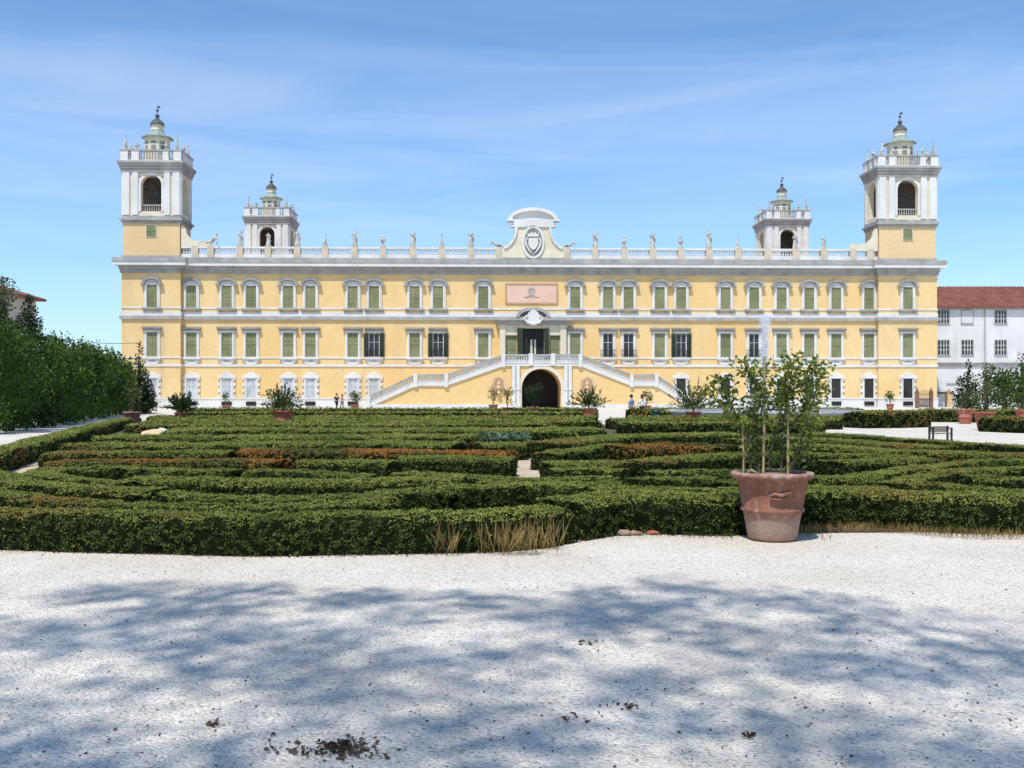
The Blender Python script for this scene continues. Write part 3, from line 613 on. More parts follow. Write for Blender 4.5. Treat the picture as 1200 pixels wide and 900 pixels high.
def reclining(px, flip, label, z=19.3, s=1.0):
    J = dict(pelvis=(0, 0, .22, (.2, .17)), chest=(flip * -.42, 0, .62, (.2, .15)), neck=(flip * -.52, -.02, .84, .07), head=(flip * -.56, -.03, 1.05, .13), kn=(flip * .5, -.1, .42, .11), ft=(flip * .85, -.12, .08, .07), kn2=(flip * .55, .08, .22, .11), ft2=(flip * 1.0, .05, .07, .07), sh=(flip * -.5, -.2, .66, .08), el=(flip * -.75, -.25, .36, .065), hd=(flip * -.6, -.32, .08, .06))
    E = [('pelvis', 'chest'), ('chest', 'neck'), ('neck', 'head'), ('pelvis', 'kn'), ('kn', 'ft'), ('pelvis', 'kn2'), ('kn2', 'ft2'), ('chest', 'sh'), ('sh', 'el'), ('el', 'hd')]
    me = skin_mesh('reclining_statue', J, E, 1); o = link('reclining_statue', me, 'statue'); o.location = upon(px); o.location.z = z; o.scale = (s, s, s)
    return tag(o, label, 'statue', 'reclining statues on the palace roof')
reclining(246, -1, 'large reclining stone figure on the balustrade beside the left front tower', 19.24, 1.6)
reclining(581, 1, 'reclining stone figure at the left foot of the central coat of arms', 19.3, .95)
reclining(668, -1, 'reclining stone figure at the right foot of the central coat of arms', 19.3, .95)

# ------------------------------------------------------------------ double staircase in front of the portal
stc = thing('double_staircase', 'double-ramp outdoor staircase with yellow front, dark arch and white balustrade before the portal', 'staircase', (X0, D0, 0), A0)
SV = -6.0; DS = D0 + SV
def us(px): return U(px, SV)
def zs_(py): return zat(py, DS)
tread = [(432, 474.5), (487, 449.5), (523, 449.5), (590, 426), (680, 426), (740, 449.5), (769, 449.5), (800, 470)]
tp = [(us(x), max(.05, zs_(y))) for x, y in tread]; ac = us(634.5); aw = us(657.5) - ac; az_, ah = zs_(455), zs_(432) - zs_(455)
outl = [(tp[0][0], 0), (ac - aw, 0), (ac - aw, az_)] + arc(ac, az_, aw, ah, PI, 0, 18)[1:-1] + [(ac + aw, az_), (ac + aw, 0), (tp[-1][0], 0)] + tp[::-1]
# back part stands 5 cm off the palace wall and plinth
m_ = MB(); m_.prism(outl, SV, -.75); m_.build('wall', 'yellow', stc)
m_ = MB(); m_.box(ac - aw + .02, ac + aw - .02, -.73, -.68, 0, az_ + ah); m_.build('arch_back_shade', 'dark', stc)  # near-black sheet added at the back, painting the shade inside the arch
ab = MB(); ab.prism(arc(ac, az_, aw + .42, ah + .42, 0, PI, 18) + [(ac - aw - .42, 0), (ac - aw, 0), (ac - aw, az_)] + arc(ac, az_, aw, ah, PI, 0, 18)[1:-1] + [(ac + aw, az_), (ac + aw, 0), (ac + aw + .42, 0)], SV - .12, SV); ab.build('arch_moulding', 'cream', stc)
pl = MB()
for x in (602, 607, 663, 668): 
    pl = MB(); u_ = us(x); pl.box(u_ - .2, u_ + .2, SV - .22, SV - .125, 0, zs_(427)); pl.box(u_ - .26, u_ + .26, SV - .27, SV - .125, 0, .5); pl.box(u_ - .27, u_ + .27, SV - .28, SV - .125, zs_(457), zs_(455)); pl.build('pilaster', 'white', stc)
for x in (584.5, 688):
    u_ = us(x); nb = MB(); nb.prism(arc(u_, zs_(449), .82, .78, 0, PI, 12) + [(u_ - .82, zs_(461)), (u_ + .82, zs_(461))], SV - .05, SV); no = nb.build('niche', 'ochre', stc)
    m_ = MB(); m_.prism(arc(u_, zs_(449), .62, .6, 0, PI, 12) + [(u_ - .62, zs_(460)), (u_ + .62, zs_(460))], SV - .07, SV - .051); m_.build('niche_back', 'pinkframe', no)
    m_ = MB(); m_.lathe([(.26, 0), (.2, .1), (.12, .4), (.28, .6), (.3, .75), (.12, .85), (.2, 1.05), (.17, 1.3), (.03, 1.42)], (u_, SV - .3, zs_(461)), 8); m_.build('niche_bust', 'ochre', no)
bs = MB(); bs.box(us(437), ac - aw - .43, SV - .14, SV, 0, .5).box(ac + aw + .43, us(797), SV - .14, SV, 0, .5); bs.build('plinth', 'white', stc)
st, rl2, bl = MB(), MB(), MB()
for (xa, za), (xb, zb) in zip(tp, tp[1:]):
    st.prism([(xa, za - .28), (xb, zb - .28), (xb, zb + .16), (xa, za + .16)], SV - .16, SV + .35)
    rl2.prism([(xa, za + .86), (xb, zb + .86), (xb, zb + 1.06), (xa, za + 1.06)], SV - .24, SV + .34)
    nb_ = max(2, int((xb - xa) / .27))
    for k in range(nb_):
        f = (k + .5) / nb_; bl.lathe([(.09, .0), (.14, .25), (.09, .5), (.11, .8)], (xa + (xb - xa) * f, SV + .06, za + (zb - za) * f + .1), 6)
for i in range(len(tp)):
    xa, za = tp[i]; st.box(xa - .21, xa + .21, SV - .27, SV + .38, max(0, za - .4), za + 1.09)
for x in (622, 648): xa = us(x); st.box(xa - .25, xa + .25, SV - .28, SV + .4, zs_(428), tp[3][1] + 1.16)
# rear parapet along the palace wall
st.build('stringer', 'white', stc); rl2.build('handrail', 'stone', stc); tag(bl.build('balusters', 'white', stc), kind='stuff')
cs = MB()
for i, j, n_ in ((0, 1, 18), (2, 3, 17)):
    pass
cs.box(tp[3][0], tp[4][0], SV - .2, -.76, tp[3][1], tp[3][1] + .02); cs.build('landing', 'stone', stc)

# ------------------------------------------------------------------ neighbouring buildings
YB = 134.0
bx0, bx1 = xat(1096, YB), xat(1300, YB); ze, zr = zat(358, YB), zat(336, YB + 5)
an = thing('white_annex', 'plain white building with red tiled roof standing right of the palace', 'building', (bx0, YB, 0))
Wd = bx1 - bx0
MB().box(0, Wd, 0, 10, 0, ze).build('wall', 'annex', an)
m_ = MB(); m_.prism_x([(-.6, ze - .05), (5, zr), (10.6, ze - .05), (10.6, ze - .3), (-.6, ze - .3)], -.4, Wd + .4); ro = m_.build('roof', 'roof', an)
m_ = MB(); m_.box(.1, .9, 1.6, 2.4, ze + .3, zr + .6); m_.box(0, 1, 1.5, 2.5, zr + .6, zr + .75); m_.build('chimney', 'rust', ro)
tl = MB()
for k in range(int(Wd / .42)): tl.tube([(k * .42 - .2, -.62, ze + .01), (k * .42 - .2, 4.95, zr + .05)], .07, 5)
tl.build('tile_ridges', 'roof', ro)
MB().box(0, Wd, -.18, 0, zat(429, YB), zat(425, YB)).build('string_course', 'stone_dark', an)
MB().box(0, Wd, -.25, 0, ze - .55, ze - .31).build('eave_moulding', 'stone', an)
dp = MB(); dp.tube([(xat(1154, YB) - bx0, -.1, 0), (xat(1154, YB) - bx0, -.1, ze - .3)], .07, 6); dp.build('downpipe', 'stone', an)
def sqwin(px, y0, y1, blind=False):
    u_ = xat(px, YB) - bx0; z0, z1 = zat(y1, YB), zat(y0, YB); b = MB()
    for a, c in ((-.84, -.72), (.72, .84)): b.box(a, c, -.06, 0, z0, z1)
    b.box(-.84, .84, -.06, 0, z1, z1 + .1).box(-.9, .9, -.14, 0, z0 - .12, z0)
    p = b.build('window', 'stone', an, loc=(u_, 0, 0))
    if blind: MB().box(-.72, .72, -.03, 0, z0, z1).build('blind_panel', 'annex', p); return
    MB().box(-.72, .72, -.025, -.01, z0, z1).build('pane', 'glass', p); q = MB()
    for x in (-.36, .05, .40): q.box(x - .04, x + .04, -.06, -.026, z0, z1)
    for f in (.33, .66): q.box(-.72, .72, -.055, -.026, z0 + (z1 - z0) * f - .03, z0 + (z1 - z0) * f + .03)
    q.build('window_bars', 'annex', p)
for px, b_ in ((1105.5, False), (1133.5, True), (1172.5, False), (1230, False)): sqwin(px, 364, 378.5, b_)
for px in (1105.5, 1133.5, 1172.5, 1230): sqwin(px, 399, 415.5)
u_ = xat(1101, YB) - bx0
m_ = MB(); m_.box(u_ - .75, u_ + .75, -.06, 0, 0, 1.7); m_.build('garage_door', 'paleglass', an)
m_ = MB(); m_.box(u_ - .9, u_ + .9, -.6, 0, 1.75, 1.95); m_.build('door_canopy', 'metal', an)
m_ = MB(); m_.box(u_ + .9, xat(1128, YB) - bx0, -.12, 0, 3.0, 3.15); m_.build('ledge', 'stone', an)
gp = thing('gate_post', 'ochre plastered gate post between the white garage door and the conifer', 'gate post', (xat(1112, 128), 128, 0))
MB().box(-.38, .38, -.38, .38, 0, 1.85).build('shaft', 'ochre', gp); m_ = MB(); m_.box(-.48, .48, -.48, .48, 1.85, 2.0); m_.lathe([(.2, 2.0), (.24, 2.15), (.1, 2.3), (.02, 2.36)], (0, 0, 0), 8); m_.build('post_cap', 'pinkframe', gp)
ig = thing('iron_gate', 'rusty iron gate with spiked bars beside the right tower of the palace', 'gate', (xat(1083, 117), 117, 0))
m_ = MB()
for s in (-1, 1): m_.box(s * .82 - .18, s * .82 + .18, -.18, .18, 0, 2.0); m_.lathe([(.2, 2.0), (.14, 2.15), (.03, 2.45)], (s * .82, 0, 0), 6)
m_.build('gate_pillar', 'rust', ig)
m_ = MB()
for k in range(11):
    x = -.6 + k * .12; h_ = 1.75 + .35 * math.cos(x * 2.4); m_.tube([(x, 0, .1), (x, 0, h_), (x, 0, h_ + .15)], [.022, .022, .003], 5)
for z in (.3, 1.1, 1.6): m_.box(-.64, .64, -.02, .02, z, z + .06)
m_.build('gate_bars', 'rust', ig); MB().box(-.62, .62, .03, .05, .1, 1.1).build('gate_sheet', 'stone', ig)
# house behind the trees on the left
hs = thing('grey_house', 'grey rendered house with terracotta hipped roof half hidden behind the left trees', 'house', (-52.6, 97, 0))
MB().box(-12, 0, -14, 13, 0, 12.2).build('wall', 'houseg', hs)
m_ = MB(); e0, e1, e2, e3 = (-12.8, -14.8), (.8, -14.8), (.8, 13.8), (-12.8, 13.8)
m_.add([(*e0, 12.2), (*e1, 12.2), (*e2, 12.2), (*e3, 12.2), (-6, -9, 14.6), (-6, 8, 14.6), (*e0, 11.95), (*e1, 11.95), (*e2, 11.95), (*e3, 11.95)], [(0, 1, 4), (1, 2, 5, 4), (2, 3, 5), (3, 0, 4, 5), (9, 8, 7, 6), (6, 7, 1, 0), (7, 8, 2, 1), (8, 9, 3, 2), (9, 6, 0, 3)])
ro = m_.build('roof', 'roof', hs); m_ = MB(); m_.box(-2.0, -1.1, 5.3, 6.2, 12.6, 14.4).box(-2.1, -1.0, 5.2, 6.3, 14.4, 14.55); m_.build('chimney', 'metal', ro)
for y in (-8, -2, 4, 9):
    for z in (8.2, 4.2):
        m_ = MB(); m_.box(0, .06, y - .6, y + .6, z, z + 1.9); wo_ = m_.build('window', 'stone', hs); m_ = MB(); m_.box(.06, .08, y - .48, y + .48, z + .12, z + 1.78); m_.build('pane', 'glass', wo_)

# ------------------------------------------------------------------ hedges of the parterre
def hedge_geo(line, hw_, ht, step, bump):
    P = catmull(line, step); T = np.gradient(P, axis=0); T = unit(T); Nn = np.stack([-T[:, 1], T[:, 0]], 1)
    prof = [(-1, 0), (-1.03, .45), (-.99, .82), (-.86, .97), (-.4, 1.0), (0, 1.01), (.4, 1.0), (.86, .97), (.99, .82), (1.03, .45), (1, 0)]
    m, k = len(P), len(prof); V = np.zeros((m, k, 3))
    wob = 1 + .10 * np.sin(np.arange(m) * step * 1.9 + rng.random() * 6) * rng.random(m)
    hob = 1 + bump * (np.convolve(rng.normal(0, 1, m + 8), np.ones(5) / 5, 'same')[4:m + 4])
    for j, (a, z) in enumerate(prof):
        V[:, j, :2] = P + Nn * (a * hw_ * wob)[:, None]; V[:, j, 2] = z * ht * hob
    V[:, 1:-1, :] += rng.normal(0, .012 + .012 * (hw_ > .8), (m, k - 2, 3))
    for e in (0, 1, -1, -2):                    # rounded ends
        pass
    V = V.reshape(-1, 3); Q = []
    for i in range(m - 1):
        for j in range(k - 1): a = i * k + j; Q.append((a, a + k, a + k + 1, a + 1))
    Q = np.array(Q)
    caps = []
    for i in (0, m - 1):
        for j in range(k // 2): caps.append((i * k + j, i * k + j + 1, i * k + k - 2 - j, i * k + k - 1 - j))
    return V, Q, np.array(caps)
def hedge(line, hw_, ht, label, mat='hedge', dens=1.15, lmin=.025, group='clipped box hedges of the parterre', bump=.05, name='box_hedge', kleaf=.0016):
    d = min(p[1] for p in line); dm_ = sum(p[1] for p in line) / len(line)
    step = max(.12, .009 * dm_); V, Q, caps = hedge_geo(line, hw_, ht, step, bump)
    nrm = np.cross(V[Q[:, 2]] - V[Q[:, 0]], V[Q[:, 3]] - V[Q[:, 1]]); flip = nrm[:, 2].sum() < 0
    root = thing(name, label, 'hedge', (float(line[len(line) // 2][0]), float(line[len(line) // 2][1]), 0), 0, group); off = np.array([root.location.x, root.location.y, 0])
    allq = np.concatenate([Q, caps])
    me = bpy.data.meshes.new('twigs'); me.from_pydata((V - off).tolist(), [], allq.tolist()); me.update(); link('twigs', me, 'hedge_core', root)  # solid core, its black stands in for shade among the twigs
    area = np.linalg.norm(nrm, axis=1).sum() * .5; cn = np.cross(V[caps[:, 2]] - V[caps[:, 0]], V[caps[:, 3]] - V[caps[:, 1]]); ca_ = np.linalg.norm(cn, axis=1).sum() * .5
    ls = max(lmin, kleaf * dm_); per = dens / (ls * ls * .31); n_ = int(min(240000, area * per)); per = n_ / area
    P, N = sample_mesh(V, Q, n_);  N = -N if flip else N
    Pc, Nc = sample_mesh(V, caps, int(ca_ * per) + 20); cen = V.mean(0); sgn = np.sign(((Pc - cen) * Nc).sum(1, keepdims=True)); P = np.concatenate([P, Pc]); N = np.concatenate([N, Nc * sgn])
    q = 1 / max(.07, ls * 2.2); nz = np.array([mn.noise(Vector(p) * q) for p in P]); top = N[:, 2] > .5
    keep = (P[:, 2] > .015) & (nz > np.where(top, -.42, -.16)); P, N, nz, top = P[keep], N[keep], nz[keep], top[keep]
    P = P + N * ((nz * np.where(top, .8, 1.6))[:, None] + rng.uniform(-.5, .5, (len(P), 1))) * ls + rng.normal(0, .2 * ls, P.shape)
    young_sunlit = (rng.random(len(P)) < np.where(top, .80, .07)) if mat != 'hedge_dry' else np.zeros(len(P), bool)  # paler leaves mostly on top: young growth plus painted sunlight
    link('leaves', np_mesh('leaves', leaf_faces(P[~young_sunlit], N[~young_sunlit], ls, .5, .62) - off, 4), mat, root)
    if young_sunlit.any(): link('young_sunlit_shoots', np_mesh('young_sunlit_shoots', leaf_faces(P[young_sunlit] + np.array([0, 0, .25 * ls]), N[young_sunlit], ls * .95, .45, .55) - off, 4), 'hedge_young_sunlit', root)
    return root
HT = .385
def row(pts, th, label, mat=None, ht=HT, maxw=1.7, **kw):
    """a hedge whose top runs through photo points pts, about th photo pixels deep"""
    W_ = [at(x, y, ht) for x, y in pts]; ym = sum(p[1] for p in pts) / len(pts)
    hw_ = .5 * (F * (CH - ht) / (ym - th / 2 - HY) - F * (CH - ht) / (ym + th / 2 - HY)); hw_ = min(maxw, max(.34, hw_))
    d = W_[len(W_) // 2][1]; dx_ = abs(W_[-1][0] - W_[0][0]); dy_ = abs(W_[-1][1] - W_[0][1]); hw_ = max(.26, hw_ * .60 * dx_ / math.hypot(dx_, dy_))
    return hedge(W_, hw_, ht, label, mat or ('hedge' if d < 17 else 'hedge_far'), **kw)
# front border, two stretches
gb = [(-170, 636), (-60, 641), (0, 645), (100, 648), (200, 650), (300, 652.5), (420, 651), (520, 649), (600, 646), (650, 638)]
W1 = [at(*p) for p in gb]; hedge([(x, y + .30) for x, y in W1], .29, .385, 'long front box hedge along the gravel, bulging forward left of the dry stems', dens=1.3, bump=.05)
gb = [(655, 637), (690, 631), (730, 625), (800, 627), (860, 628), (960, 619), (1040, 619), (1120, 625), (1200, 627), (1330, 628)]
W1 = [at(*p) for p in gb]; hedge([(x, y + .45) for x, y in W1], .42, .42, 'long clipped box hedge along the white gravel behind the big terracotta pot', dens=1.3, bump=.05)
row([(-60, 566), (0, 577), (60, 586), (130, 590), (210, 593), (300, 594), (400, 591), (455, 585)], 7, 'low box hedge running close behind the left front hedge')
row([(-50, 546), (0, 555), (25, 563), (70, 568.5), (130, 572), (188, 573)], 7, 'curved box hedge with a square cut end, second row behind the left front hedge')
row([(198, 578), (260, 582), (330, 584), (400, 582), (470, 576), (540, 570.5), (620, 568), (690, 571)], 8, 'box hedge rising from the square cut end at left towards the sandy gap')
row([(150, 566.5), (100, 562), (66, 558.5), (50, 554.5), (62, 550.5), (92, 548.5), (150, 548.5), (215, 550), (280, 551)], 5, 'hairpin shaped box hedge wrapping round a dark hollow at far left', maxw=.7)
row([(157, 560), (210, 561), (280, 563), (350, 564), (420, 563), (480, 561), (545, 561)], 9, 'broad box hedge starting at the right end of the dark hollow, left half')
row([(290, 552), (340, 552.5), (400, 556), (440, 557)], 5, 'short box hedge before the reddish brown bare patch, left of the hollow in the middle')
row([(350, 541), (390, 541), (430, 541.5), (462, 542)], 6, 'box hedge ending before the reddish bare patch left of the middle path')
row([(470, 536), (530, 536.5), (602, 537)], 6, 'box hedge with a long dark face ending at the left of the sandy path', maxw=1.2)
row([(460, 555), (500, 556), (560, 559), (600, 561), (680, 560.5), (720, 560)], 5, 'box hedge crossing in front of the sandy path in the middle')
row([(560, 566), (640, 567), (690, 567), (728, 567)], 5, 'short low box hedge second row in front of the sandy path')
row([(128, 511), (190, 511.5), (260, 512), (340, 511), (420, 511), (500, 511), (560, 511)], 6.5, 'far long box hedge beginning beside the pale stones at left')
row([(98, 520), (160, 521), (240, 520.5), (320, 519.5), (400, 518.5), (480, 519.5), (540, 520)], 7, 'long box hedge crossing the left half behind the rust coloured hedge tops')
row([(66, 530), (130, 530.5), (200, 530), (270, 529.5)], 6, 'yellowish topped box hedge between the left border and the rust coloured hedge')
row([(282, 527.5), (340, 527), (400, 528), (470, 529), (545, 529), (600, 529.5)], 7, 'dying rust coloured box hedge in the middle of the left half', 'hedge_dry')
row([(60, 541), (120, 540.5), (180, 540), (250, 540), (330, 541)], 7, 'dying orange brown box hedge behind the hairpin hedge at left', 'hedge_dry')
row([(200, 503.5), (300, 503), (420, 503.5), (520, 503), (600, 503.5), (700, 503)], 5.5, 'far box hedge strip, last but one before the lawn on the left side', maxw=2.4)
row([(560, 520.5), (610, 520), (618, 520)], 5, 'short box hedge by the blue green plant left of the sandy path')
row([(640, 520), (680, 515), (730, 511), (800, 509.5), (860, 508)], 6, 'curved box hedge leaving the sandy path towards the fountain side, farthest row')
row([(637, 531), (680, 526.5), (720, 521)], 6, 'short curved box hedge rising from the sandy path to the dying right hedge')
row([(728, 525), (770, 521.5), (820, 522), (858, 524)], 7, 'dying rust coloured box hedge in the right half, left of the big plant', 'hedge_dry')
row([(640, 542), (690, 541.5), (732, 543)], 7, 'box hedge block with dark left face on the right of the sandy path')
row([(648, 550), (690, 550), (733, 551)], 4, 'thin low box hedge just before the block right of the sandy path', maxw=.6)
row([(748, 540.5), (800, 536.5), (860, 533), (930, 531)], 6, 'box hedge with a long dark face right of the small bare spot')
row([(760, 554), (800, 553), (860, 552), (920, 552)], 4.5, 'box hedge running behind the big terracotta pot rim')
row([(738, 562.5), (790, 561), (836, 560)], 5, 'short box hedge with dark face left of the big terracotta pot')
row([(690, 573), (760, 573), (830, 573), (900, 572), (960, 571), (1040, 573)], 7, 'box hedge immediately behind the front hedge and the big terracotta pot')
row([(845, 566), (900, 563), (960, 560), (1015, 558), (1050, 551.5), (1105, 545), (1160, 540), (1240, 537)], 6, 'box hedge sweeping up to the right from behind the big pot', maxw=.9)
row([(1045, 568), (1075, 560), (1110, 553.5), (1150, 550), (1220, 548)], 5, 'second sweeping box hedge on the right, just below the longer sweep', maxw=.8)
row([(1085, 567.5), (1130, 570.5), (1180, 574), (1260, 577)], 6, 'box hedge at the right edge, next behind the front hedge', maxw=.9)
row([(1135, 560), (1180, 561), (1250, 563)], 4.5, 'short box hedge at the right edge between the sweep and the front rows', maxw=.8)
row([(972, 541), (1010, 539.5), (1050, 538.5), (1085, 536)], 6, 'box hedge behind the dark hollow on the right, in line with the bench')
row([(930, 521), (1000, 524.5), (1060, 529), (1140, 531.5), (1240, 533)], 6, 'long box hedge in the right half, second row from the white gravel path')
row([(940, 531), (1000, 533), (1060, 534.5)], 4, 'short box hedge just behind the dark hollow row at right')
row([(860, 516), (930, 514), (990, 517), (1050, 521), (1110, 525)], 5, 'box hedge at right, first row inside the border along the gravel path')
row([(945, 507), (1000, 510.5), (1060, 514.5), (1130, 519.5), (1200, 524), (1290, 529)], 3.2, 'border box hedge on the near side of the bench along the white path', maxw=.6)
for Y_, xs_, lb1 in ((39.6, (-15, -8, 0, 1), 'box hedge row in the far left half, fourth before the lawn'), (43.5, (-16, -8, 2, 3.5), 'box hedge row in the far left half, third before the lawn'), (48.3, (-17.5, -8, 0, 3.6), 'box hedge row in the far left half, second before the lawn'), (42.5, (4.5, 9, 13), 'nearer box hedge row between the sandy path and the fountain'), (47.5, (4.6, 9, 15.5), 'farther box hedge row between the sandy path and the fountain')):
    hedge([(x_, Y_ + random.uniform(-.5, .5)) for x_ in xs_], .75, .43, lb1, 'hedge_far', kleaf=.0019)
# left border and far borders
lb_ = [at(-120, 590), at(-40, 564), at(0, 549), at(60, 528.5), at(100, 514.5), at(130, 505), at(156, 498.5)]
hedge(lb_, .36, .42, 'broad straight box hedge bordering the left white path', 'hedge_far', bump=.05)
hedge([(-19.5, 54.2), (-10, 53.4), (0, 53.2), (4.5, 53.2)], .9, .42, 'far border box hedge across the left half, nearest of the rows before the palace', 'hedge_far', bump=.06, kleaf=.0020)
hedge([(-21, 64), (-8, 64), (5.4, 63.8)], .9, .45, 'far border box hedge with the red pots behind it, left of the white gap', 'hedge_far', bump=.06, kleaf=.0020)
hedge([(-26, 78), (-10, 78), (6.6, 78)], .8, .47, 'farthest box hedge below the palace front, left half', 'hedge_far', bump=.04, kleaf=.0020)
hedge([(6.3, 53.2), (12, 53), (17.5, 52.4), (21, 51)], .9, .42, 'far border box hedge right of the white gap before the fountain basin', 'hedge_far', bump=.06, kleaf=.0020)
hedge([(9.3, 77.5), (20, 77.5), (27, 77)], .8, .5, 'farthest box hedge behind the fountain, right of the white gap', 'hedge_far', bump=.04, kleaf=.0020)
hedge([(20.5, 58), (22.5, 57.5)], .6, .6, 'small block of box hedge at the right end of the fountain basin', 'hedge_far', kleaf=.0020)
hedge([at(1000, 501.5), at(1040, 501), at(1075, 500.2)], .8, .75, 'tall square-ended box hedge behind the bench, left of the red pots', 'hedge_far', bump=.04, kleaf=.0020)
hedge([at(1076, 494), at(1120, 494.5), at(1180, 495.5), at(1260, 496)], .8, .70, 'box hedge behind the two large red pots on the right', 'hedge_far', bump=.04, kleaf=.0020)
hedge([at(1163, 505.5), at(1200, 507), at(1270, 509)], .8, .62, 'box hedge beside the front red pot at the right edge', 'hedge_far', bump=.04, kleaf=.0020)

# ------------------------------------------------------------------ trees
def blob_core(c, r, seed, mesh_n=10):
    b = MB(); rr_ = random.Random(seed); prof = []
    return b
def crown_leaves(clumps, ls, per, flat=1.0, spread=.9, aspect=.6):
    """clumps: (x, y, z, r); leaves spread through each clump, denser towards its skin"""
    out = []
    for x, y, z, r in clumps:
        n_ = int(per * r * r / (ls * ls)); d = unit(rng.normal(0, 1, (n_, 3))); q = rng.random((n_, 1)) ** .45
        P = np.array([x, y, z]) + d * q * r * np.array([1, 1, flat]); out.append(leaf_quads(P, d + np.array([0, 0, .25]), ls, spread, aspect))
    return np.concatenate(out)
def trunk_mb(h, r, lean=(0, 0), limbs=(), n=8):
    b = MB(); b.tube([(0, 0, -.05), (lean[0] * .2, lean[1] * .2, h * .3), (lean[0] * .6, lean[1] * .6, h * .7), (lean[0], lean[1], h)], [r * 1.25, r, r * .75, r * .35], n)
    for (z, p) in limbs:
        s = Vector((lean[0] * z / h, lean[1] * z / h, z)); e = Vector(p); mid = s.lerp(e, .5) + Vector((0, 0, .12 * (e - s).length)); b.tube([s, mid, e], [r * .4, r * .24, r * .08], 6)
    return b
# clipped hornbeam row at the left
xa, ya, xb, yb = -21.8, 41.5, -33.2, 86.0
tops = [5.0, 4.7, 4.55, 4.7, 4.75, 4.8, 4.9, 4.75, 4.8, 4.6, 4.5, 4.3, 4.1]
names = ['nearest the left edge of the photo', 'second from the near end', 'third from the near end', 'fourth from the near end', 'fifth from the near end', 'sixth from the near end', 'middle of the row', 'sixth from the palace end', 'fifth from the palace end', 'fourth from the palace end', 'third from the palace end', 'second from the palace end', 'at the palace end beside the cypress']
for i, h_ in enumerate(tops):
    f = i / (len(tops) - 1); x, y = xa + (xb - xa) * f, ya + (yb - ya) * f
    t_ = thing('hornbeam_tree', 'clipped leafy green tree in the left row, ' + names[i], 'tree', (x, y, 0), 0, 'clipped trees lining the left path')
    limbs = [(1.0 + k * .5, (random.uniform(-1, 1), random.uniform(-1.3, 1.3), 1.8 + k * .55)) for k in range(5)]
    trunk_mb(h_ * .8, .13, (random.uniform(-.15, .15), 0), limbs).build('trunk', 'bark', t_)
    cl = []
    for k in range(46):
        z = .22 + (h_ - .67) * (k / 45) ** .95; sh_ = 1.0 if z < h_ * .7 else max(.35, 1 - (z - h_ * .7) / (h_ * .42))
        cl.append((random.uniform(-.95, .95) * sh_, random.uniform(-1.9, 1.9) * sh_ ** .5, z + random.uniform(-.15, .25), random.uniform(.5, .8)))
    link('crown', np_mesh('crown', crown_leaves(cl, .0024 * y + .04, 8.5), 4), 'tree', t_)
def tree(name, label, x, y, h, clumps, mat, ls, per=4.5, trunk_h=None, r=.15, group=None, aspect=.6):
    t_ = thing(name, label, 'tree', (x, y, 0), 0, group)
    lim = [(max(.5, c[2] * .55), (c[0] * .8, c[1] * .8, c[2])) for c in clumps[::4]]
    trunk_mb(trunk_h or h * .8, r, (0, 0), lim).build('trunk', 'bark', t_)
    link('crown', np_mesh('crown', crown_leaves(clumps, ls, per * 2.0, aspect=aspect), 4), mat, t_); return t_
def cone_clumps(h, w, n_, z0=.4, p=.8):
    out = []
    for k in range(n_):
        f = (k + .5) / n_; z = z0 + (h - z0) * f; r_ = w * (1 - f) ** p; a = random.uniform(0, 2 * PI); d = r_ * random.uniform(.35, .8)
        out.append((math.cos(a) * d, math.sin(a) * d, z, max(.18, r_ * .55)))
    return out
def ball_clumps(c, rx, ry, rz, n_, r):
    out = []
    for k in range(n_):
        d = unit(rng.normal(0, 1, (1, 3)))[0]; q = rng.random() ** .4
        out.append((c[0] + d[0] * rx * q, c[1] + d[1] * ry * q, c[2] + d[2] * rz * q, r * random.uniform(.7, 1.25)))
    return out
tree('cypress', 'slim dark cypress in front of the left palace tower, taller of two', xat(163, 83), 83, 5.9, cone_clumps(5.9, .85, 44, .3, .55), 'conifer', .20, 5)
tree('cypress', 'short dark conifer at the foot of the left tower next to the slim cypress', xat(172, 84), 84, 3.3, cone_clumps(3.6, 1.15, 34, .2, .6), 'conifer', .20, 5)
tree('yew_tree', 'tall dark conifer rising above the near end of the left tree row', xat(34, 52), 52, 6.7, cone_clumps(6.8, 1.5, 50, .4, .6), 'conifer', .16, 9)
tree('yew_tree', 'dark ragged conifer cut by the left edge of the photo', xat(2, 49), 49, 6.0, cone_clumps(6.1, 1.4, 46, .4, .55), 'conifer', .16, 9)
tree('poplar_tree', 'narrow green treetop standing behind the left row, left one of two', xat(97, 92), 92, 6.9, cone_clumps(7.0, 1.5, 34, 1.0, .7), 'tree', .28, 4)
tree('poplar_tree', 'narrow dark treetop standing behind the left row beside the wire, right one of two', xat(116, 92), 92, 6.6, cone_clumps(6.6, .9, 30, 1.0, .5), 'conifer', .26, 4)
tree('magnolia_tree', 'tall speckled broadleaf tree at the left edge before the grey house', xat(-36, 58), 58, 10.2, ball_clumps((-.2, 0, 7.6), 2.3, 2.3, 3.3, 46, .75), 'magnolia', .22, 6.5, 8.2, .22)
tree('conifer_tree', 'pointed dark conifer behind the right red pots in front of the white building', xat(1134, 84), 84, 4.3, cone_clumps(4.4, 1.5, 40, .3, .8), 'conifer', .22, 4)
tree('garden_tree', 'light green bushy tree behind the front right red pot', xat(1156, 80), 80, 4.0, ball_clumps((0, 0, 2.1), 1.5, 1.4, 1.8, 40, .5), 'tree', .20, 2.6)
tree('garden_tree', 'large dense green tree at the right edge before the white building', xat(1198, 78), 78, 5.2, ball_clumps((0, 0, 2.6), 2.2, 2.0, 2.3, 60, .65), 'tree', .22, 3.5)
tree('garden_tree', 'small leafy tree between the pointed conifer and the big tree on the right', xat(1176, 88), 88, 4.5, ball_clumps((0, 0, 2.4), 1.3, 1.2, 1.7, 36, .5), 'shrub', .22, 2.6)
